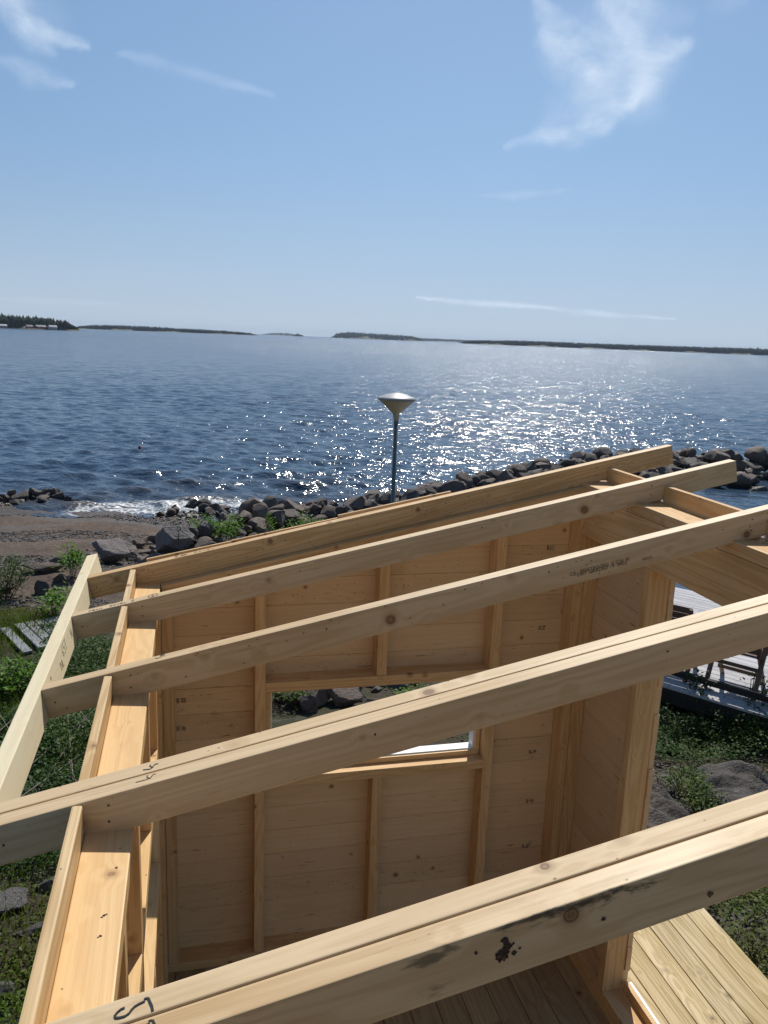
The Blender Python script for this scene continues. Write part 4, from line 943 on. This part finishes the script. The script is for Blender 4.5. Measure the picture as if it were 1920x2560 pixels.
grass('grass',(-4,0),(-2,4),22000,.09,4,lambda x,y,r:(fbm(x,y,2.5,62,3)+.3*r.randn(len(x))>.2),'thin grass between the heather left of the cabin')
def at(u,v,z): p=hit(u,v,2,z); return p.x,p.y
def sh(u,v,z,r,h,n,leaf,mat,label,seed,**k): x,y=at(u,v,z); return shrub(x,y,r,h,n,leaf,mat,label,seed,**k)
sh(178,1440,-1.2,.30,.62,420,.075,M_LEAFB,'tall bright leafy plant behind the far end of the fascia',31,stemn=7)
sh(135,1550,-1.05,.2,.5,260,.075,M_LEAFB,'leafy plant with big round leaves left of the fascia',32,stemn=5)
sh(150,1640,-1.0,.14,.3,150,.07,M_LEAF,'dark leafy plant hanging over the boardwalk end',33,stemn=5)
sh(0,1475,-1.1,.5,.75,1500,.05,M_LEAF,'rounded green bush at the left edge of the beach',34,stemn=26)
sh(548,1352,-1.5,.62,.75,1500,.06,M_LEAFB,'bright green bush growing among the shore boulders',35,stemn=26)
sh(660,1322,-1.55,.55,.7,1100,.06,M_LEAFB,'bright green bush on the boulders nearer the lamp',36,stemn=22)
sh(765,1306,-1.5,.5,.8,1000,.06,M_LEAFB,'light green bush behind the upper roof edge left of the lamp',37,stemn=22)
sh(640,1330,-1.5,.25,.4,300,.045,M_PALE if False else M_LEAFB,'small pale bush between two green bushes on the boulders',38,stemn=9)
for i,(u,v,z,r,h,n,lb) in enumerate(((1645,1812,-1.0,.3,.5,1200,'willow-like shrub growing tight against the cabin corner'),(1700,1825,-1.0,.3,.5,1100,'upright green shrub in front of the old deck'),(1770,1825,-1.05,.28,.42,800,'fine-leaved shrub below the chair on the old deck'),
   (1840,1815,-1.0,.3,.45,900,'glossy shrub below the dark deck post'),(1915,1815,-.95,.36,.55,1200,'big leafy shrub at the right edge beside the old deck'),(1712,1945,-.75,.24,.22,800,'spreading light green shrub between the two outcrops'),
   (1770,1985,-.65,.26,.25,800,'low spiky shrub in the cleft of the bedrock'),(1850,2000,-.6,.28,.26,700,'rust-tinged low shrub on the ridged outcrop'),(1745,1745,-.9,.16,.75,420,'tall single-stemmed sapling reaching the old deck edge'),(1895,1775,-.95,.2,.8,600,'tall leafy sapling in front of the deck post'))):
    sh(u,v,z,r,h,n,(.034,.03,.026,.04,.042,.03,.028,.032,.05,.05)[i],M_LEAF if i not in (5,6) else M_COVER,lb,60+i,stemn=26)
sh(1885,2390,-.3,.22,.16,900,.024,M_COVER,'low green sprig clump beside the new deck, upper right',71,stemn=30)
sh(1900,2500,-.25,.2,.13,700,.022,M_COVER,'low green sprig clump beside the new deck, lower right',72,stemn=30)
sh(650,1740,-1.0,.3,.45,700,.06,M_LEAFB,'leafy plant seen at the left side of the gable window opening',73,stemn=12)
sh(700,1790,-.9,.3,.3,700,.04,M_COVER,'round green sprigs below the rocks in the gable window',74,stemn=20)
sh(20,1720,-.75,.30,.40,700,.055,M_LEAFB,'leafy green bush in the undergrowth at the left edge',81,stemn=16)
sh(120,1870,-.65,.24,.32,500,.05,M_LEAFB,'bright green sprigs between fascia board and double rafter',82,stemn=14)
sh(60,1690,-.8,.18,.3,260,.05,M_LEAF,'dark leafy sprigs left of the fascia board, middle of its length',83,stemn=9)
# twigs / dry branches left of cabin
vs,fs=stems_mesh([((-.95+random.uniform(-.6,.6),2.6+random.uniform(-.7,1.2),gz(-.9,2.8)+random.uniform(.05,.3)),)*1+((-.95+random.uniform(-.6,.6),2.8+random.uniform(-.9,1.2),gz(-.9,2.8)+random.uniform(.1,.4)),) for _ in range(26)],.004)
tag(mesh_obj('dry_twigs',vs,fs,plain('dead_twig',(.26,.22,.18),.9,.2,20)),'tangle of thin dry grey twigs in the undergrowth','twigs',kind='stuff')

# ------------------------------------------------------------------ old boardwalk
bw=empty('boardwalk',(-1.75,7.0,-1.0),'short weathered grey plank boardwalk lying on the ground at left','boardwalk')
a0=Vector((-2.10,7.30)); dirb=Vector((.44,-.90)).normalized(); nb=Vector((dirb.y*-1,dirb.x))
for i in range(7):
    o2=a0+nb*(i*.125+(.05 if i>0 else 0)); zz=-.985
    timber('plank',(o2.x,o2.y,zz+.02*(i>0)),(o2.x+dirb.x*1.0,o2.y+dirb.y*1.0,zz+.02*(i>0)+.01),.108,.03,M_GREYW,bw,bev=.004)
# ------------------------------------------------------------------ weathered deck with chairs
DO=Vector((5.27,4.06)); U2=Vector((.609,-.793)); V2=Vector((.793,.609)); DZ=-.8
def dpt(u,v,z=0.0): p=DO+U2*u+V2*v; return Vector((p.x,p.y,DZ+z))
Md=Matrix(((U2.x,V2.x,0,DO.x),(U2.y,V2.y,0,DO.y),(0,0,1,DZ),(0,0,0,1)))
odk=bpy.data.objects.new('old_deck',None); link(odk,None,Md); tag(odk,'weathered pale grey wooden deck beside the water','deck')
bm=bmesh.new(); lay=bm.verts.layers.float.new('rnd'); v=0; rs_=random.Random(17)
while v<3.75:
    cutp=rs_.uniform(-1.5,1.5)
    for (ua,ub) in ((-4,cutp-.002),(cutp+.002,3.6)): addbox(bm,(ua,v+.003,-.03),(ub,v+.117,rs_.uniform(-.002,.002)),.003,lay,rs_.random())
    v+=.12
bm_obj('boards',bm,M_OLD,odk,Md)
bm=bmesh.new(); addbox(bm,(-4,.01,-.2),(3.6,.05,-.031),.003); bm_obj('edge_beam',bm,M_DARKW,odk,Md)
bm=bmesh.new(); addbox(bm,(-4,3.68,-.2),(3.6,3.72,-.031),.003); bm_obj('edge_beam',bm,M_DARKW,odk,Md)
bm=bmesh.new(); addbox(bm,(-4,.20,.055),(1.13,.265,.12),.004); addbox(bm,(1.2,.20,.055),(3.6,.265,.12),.004); bm_obj('kerb_rail',bm,M_DARKW,odk,Md)
for u in (-3.9,-2.4,-.6,1.165,3.5):
    bm=bmesh.new(); addbox(bm,(u-.035,.19,-.02),(u+.035,.275,.55 if u==1.165 else .14),.004); bm_obj('post',bm,M_DARKW,odk,Md)
for u in (-3.5,-1.5,.5,2.5):
    for v in (.3,3.4):
        p=dpt(u,v); bm=bmesh.new(); addbox(bm,(u-.06,v-.06,-2.0),(u+.06,v+.06,-.03),.004); bm_obj('support_post',bm,M_DARKW,odk,Md)
def chair(u,v,rz,label):
    p=dpt(u,v); root=empty('garden_chair',p,label,'chair','slatted wooden folding chairs on the old deck',rz=math.atan2(U2.y,U2.x)+rz); M=WM[root.name]; w=.25
    def bar(nm,a,b,wd,hg,up=(0,0,1)): 
        pa=M@Vector(a);pb=M@Vector(b); return timber(nm,pa,pb,wd,hg,M_CHAIR,root,up=up,bev=.003)
    for s in (-1,1):
        bar('back_leg',(s*w,-.28,.0),(s*w,.02,.60),.028,.05,(0,1,0))       # front-to-back crossing pair
        bar('front_leg',(s*(w-.03),.24,.0),(s*(w-.03),-.12,.43),.028,.045,(0,1,0))
        bar('back_upright',(s*(w-.03),-.12,.40),(s*(w-.03),-.27,.84),.028,.045,(0,1,0))
        bar('armrest',(s*w,-.22,.62),(s*w,.24,.62),.06,.022)
        bar('arm_support',(s*w,.0,.42),(s*w,.16,.61),.025,.04,(0,1,0))
    for i in range(5): bar('seat_slat',(-w+.03,-.14+i*.088,.43),(w-.03,-.14+i*.088,.43),.07,.016)
    for i in range(5):
        t=.2+i*.185; y=-.12-.15*t; z=.40+.44*t; bar('back_slat',(-w+.02,y+.01,z),(w-.02,y+.01,z),.016,.07)
    bar('stretcher',(-w,-.14,.28),(w,-.14,.28),.02,.04); bar('stretcher',(-w,.12,.13),(w,.12,.13),.02,.04)
    return root
chair(.62,.58,0.0,'brown slatted wooden chair on the old deck, second from the left')
chair(-.10,.52,.05,'brown slatted wooden chair on the old deck, mostly hidden behind the double rafter')
chair(1.55,.75,-.1,'brown slatted wooden chair at the right edge of the photo')
# ------------------------------------------------------------------ street lamp
def lathe(name,prof,mat,parent,M,seg=48):
    vs=[];fs=[]
    for r,z in prof:
        for j in range(seg): a=2*PI*j/seg; vs.append((r*math.cos(a),r*math.sin(a),z))
    for i in range(len(prof)-1):
        for j in range(seg): a=i*seg+j;b=i*seg+(j+1)%seg; fs.append((a,b,b+seg,a+seg))
    return mesh_obj(name,vs,fs,mat,parent,M,smooth=True)
d=ray(993,985); k=10.6/math.hypot(d.x,d.y); Lp=CAM+d*k; gl=gz(Lp.x,Lp.y)
lamp=empty('street_lamp',(Lp.x,Lp.y,gl),'slim dark lamp post with pale conical shade in front of the lake','street lamp')
ML=Matrix.Translation((Lp.x,Lp.y,0)); zt_=Lp.z+.015
lathe('pole',[(.0295,gl-.2),(.0295,zt_-.36),(0,zt_-.36)],M_POLE,lamp,ML)
sh_=lathe('lamp_shade',[(.033,zt_-.365),(.036,zt_-.33),(.042,zt_-.30),(.046,zt_-.275),(.072,zt_-.245),(.14,zt_-.185),(.215,zt_-.115),(.262,zt_-.078),(.258,zt_-.078),(.0,zt_-.10)],M_SHADE,lamp,ML)
lathe('cap',[(.267,zt_-.080),(.268,zt_-.074),(.22,zt_-.052),(.14,zt_-.024),(.06,zt_-.004),(.022,zt_+.002),(.0,zt_+.003)],M_CAP,lamp,ML)
lathe('collar',[(.0335,zt_-.40),(.0335,zt_-.362),(.030,zt_-.36)],M_POLE,lamp,ML)
# iron pin with rope on the boulder
p=hit(445,1345,2,-1.12); pin=empty('mooring_pin',(p.x,p.y,p.z-.1),'thin iron pin with an eye standing on a shore boulder','pin')
v,f=stems_mesh([((p.x,p.y,p.z-.12),(p.x+.02,p.y,p.z+.16))],.014); mesh_obj('shaft',v,f,M_IRON,pin)
bm=bmesh.new(); 
ring=[(p.x+.02+.035*math.cos(t),p.y,p.z+.19+.035*math.sin(t)) for t in np.linspace(0,2*PI,13)]; v,f=stems_mesh(list(zip(ring[:-1],ring[1:])),.011); mesh_obj('eye',v,f,M_IRON,pin); bm.free()
q2=hit(530,1352,2,-1.2); pr_=[Vector((p.x+.03,p.y,p.z+.19)).lerp(q2,t)-Vector((0,0,.12*math.sin(PI*t))) for t in np.linspace(0,1,9)]
v,f=stems_mesh(list(zip(pr_[:-1],pr_[1:])),.014); tag(mesh_obj('rope',v,f,M_ROPE),'thin pale rope running from the iron pin to the bushes','rope')
# buoy
p=hit(349,1120,2,-1.97); bm=bmesh.new(); bmesh.ops.create_uvsphere(bm,u_segments=20,v_segments=12,radius=.07)
for vtx in bm.verts:
    if vtx.co.z>.05: vtx.co.z+=.03
bo=bm_obj('buoy',bm,M_RED,None,Matrix.Translation(p),True); tag(bo,'tiny red mooring buoy floating on the lake','buoy')

# ------------------------------------------------------------------ far shores
def azd(u,v=850): d=ray(u,v); return math.atan2(d.x,d.y)
def shoreland(name,prof,R0,depth,seed,tree_h,label,dens=1.0,hill=0.0,beach=True):
    """prof: list (px u, crown height m, land height m)"""
    r=random.Random(seed); us=[p[0] for p in prof]
    def hgt(u): return float(np.interp(u,us,[p[1] for p in prof])),float(np.interp(u,us,[p[2] for p in prof]))
    # land body
    n=int((us[-1]-us[0])/6)+8; vs=[];fs=[]
    for i in range(n+1):
        u=us[0]+(us[-1]-us[0])*i/n; a=azd(u); th_,lh=hgt(u); wob=R0*.012*math.sin(u*.05+seed)+R0*.006*math.sin(u*.17)
        for k,(dr,zz) in enumerate(((0,-2.6),(3,-1.6),(14,-1.0+lh*.12),(depth*.35,lh*.7-1),(depth,lh-1),(depth*1.6,-2.8))):
            e=min(1,(i)/4,(n-i)/4) if k in(3,4) else 1
            rr_=R0+wob+dr; vs.append((CAM.x+rr_*math.sin(a),CAM.y+rr_*math.cos(a),zz*e if k>1 else zz))
    for i in range(n):
        for k in range(5): a=i*6+k; fs.append((a,a+6,a+7,a+1))
    land=mesh_obj(name,vs,fs,M_SHORE,smooth=True); tag(land,kind='structure')
    V=[];Fc=[];rows=max(5,int(depth/ (R0*.010)))
    cols=int((us[-1]-us[0])/1.5*dens)
    for i in range(cols*rows):
        u=r.uniform(us[0],us[-1]); th_,lh=hgt(u); f=r.random()**1.3; rr_=R0+10+f*depth; a=azd(u)
        e=min(1,(u-us[0])/14,(us[-1]-u)/14) if us[0]>5 else min(1,(us[-1]-u)/14)
        gzv=-1.2+(lh)*min(1,f*1.4)*max(e,0)*.8
        H_=th_*r.uniform(.62,1.12)*(.55+.45*max(e,0)); 
        if r.random()<.12: H_*=1.15
        w=H_*r.uniform(.16,.30)*(1.5 if H_<th_*.8 else 1); x=CAM.x+rr_*math.sin(a); y=CAM.y+rr_*math.cos(a); k=len(V); m=5; rot=r.random()*6
        # three stacked skirts
        V.append((x,y,gzv+H_))
        for zf,wf_ in ((.62,.55),(.60,.30),(.30,.9),(.28,.55),(.0,1.0)):
            for j in range(m): aa=rot+2*PI*j/m+zf*3; ww=w*wf_*r.uniform(.75,1.25); V.append((x+ww*math.cos(aa),y+ww*math.sin(aa),gzv+H_*zf))
        for j in range(m): Fc.append((k,k+1+j,k+1+(j+1)%m))
        for lv in range(4):
            b=k+1+lv*m
            for j in range(m): Fc.append((b+j,b+m+j,b+m+(j+1)%m)); Fc.append((b+j,b+m+(j+1)%m,b+(j+1)%m))
    o=mesh_obj('forest',np.array(V),np.array(Fc),M_FIR); tag(o,label,'forest',kind='stuff'); return o
shoreland('headland',[(-140,12.5,4),(60,12,4),(120,11,3.5),(150,9.5,2.5),(165,10,1.5),(178,7,.6),(192,5,.3),(199,3,.2)],1080,70,1,18,'dark conifer forest on the near headland at the left edge')
shoreland('island',[(185,5,0),(215,8,2),(240,10,4),(330,11,5),(440,10,3.5),(560,9,2),(625,6,1),(642,3,0)],2450,160,2,16,'long low wooded island right of the headland')
shoreland('island',[(826,5,0),(840,14,12),(870,18,18),(960,16,16),(1030,15,12),(1062,6,2)],3900,300,3,16,'hazy wooded island near the middle of the horizon')
shoreland('island',[(655,8,0),(690,10,14),(720,10,18),(745,8,2)],6500,400,4,16,'faint blue hill on the horizon left of the middle')
shoreland('far_shore',[(960,16,12),(1100,16,10),(1200,14,8),(1300,12,2)],6200,500,5,16,'faint far wooded shore behind the middle island')
shoreland('mainland',[(1152,4,0),(1180,8,3),(1230,9,5),(1300,9,8),(1420,10,7),(1520,11,5),(1700,12,5),(1920,13,6),(2150,13,6)],2350,220,6,16,'long dark conifer forest along the right-hand far shore',dens=1.1)
shoreland('islet',[(732,9,0),(742,16,1),(758,10,.5)],4200,30,7,14,'tiny islet with a few trees on the horizon')
def house(u,R0,w,h,wall,label,rz=.4):
    a=azd(u); x=CAM.x+R0*math.sin(a); y=CAM.y+R0*math.cos(a); root=empty('house',(x,y,-1.2),label,'house','small houses on the left headland',rz=-a+rz); M=WM[root.name]
    bm=bmesh.new(); addbox(bm,(-w/2,-w*.3,0),(w/2,w*.3,h)); bm_obj('wall',bm,wall,root,M)
    vs=[(-w/2-.4,-w*.3-.4,h-.1),(w/2+.4,-w*.3-.4,h-.1),(w/2+.4,w*.3+.4,h-.1),(-w/2-.4,w*.3+.4,h-.1),(-w/2-.4,0,h*1.75),(w/2+.4,0,h*1.75)]
    mesh_obj('roof',vs,[(0,1,5,4),(2,3,4,5),(0,4,3),(1,2,5),(0,3,2,1)],M_ROOF if wall is M_HOUSE else M_HOUSEW,root,M)
    for k in (-.25,.2):
        bm=bmesh.new(); addbox(bm,(k*w-.5,-w*.3-.08,h*.35),(k*w+.5,-w*.3-.02,h*.75)); bm_obj('window',bm,M_WHITE if wall is M_HOUSE else M_IRON,root,M)
house(133,1062,9,2.8,M_HOUSEW,'small bright white house on the headland shore')
house(103,1064,11,2.6,M_HOUSE,'long low dark house left of the white house on the headland')
house(75,1066,7,2.4,M_HOUSE,'small red hut left of the long house on the headland')
house(8,1060,9,2.2,M_HOUSEW,'low pale house at the far left edge of the headland')
# ------------------------------------------------------------------ air
bm=bmesh.new(); addbox(bm,(-9500,-60,-9),(9500,9500,60))
q=NT('haze'); v=q.n('ShaderNodeVolumePrincipled'); v.inputs['Color'].default_value=(.62,.76,.98,1); v.inputs['Density'].default_value=.00006; v.inputs['Anisotropy'].default_value=.2
q.t.links.new(v.outputs[0],q.o.inputs['Volume'])
hz=bm_obj('haze',bm,q.m); tag(hz,'thin pale blue haze over the lake','haze',kind='stuff')
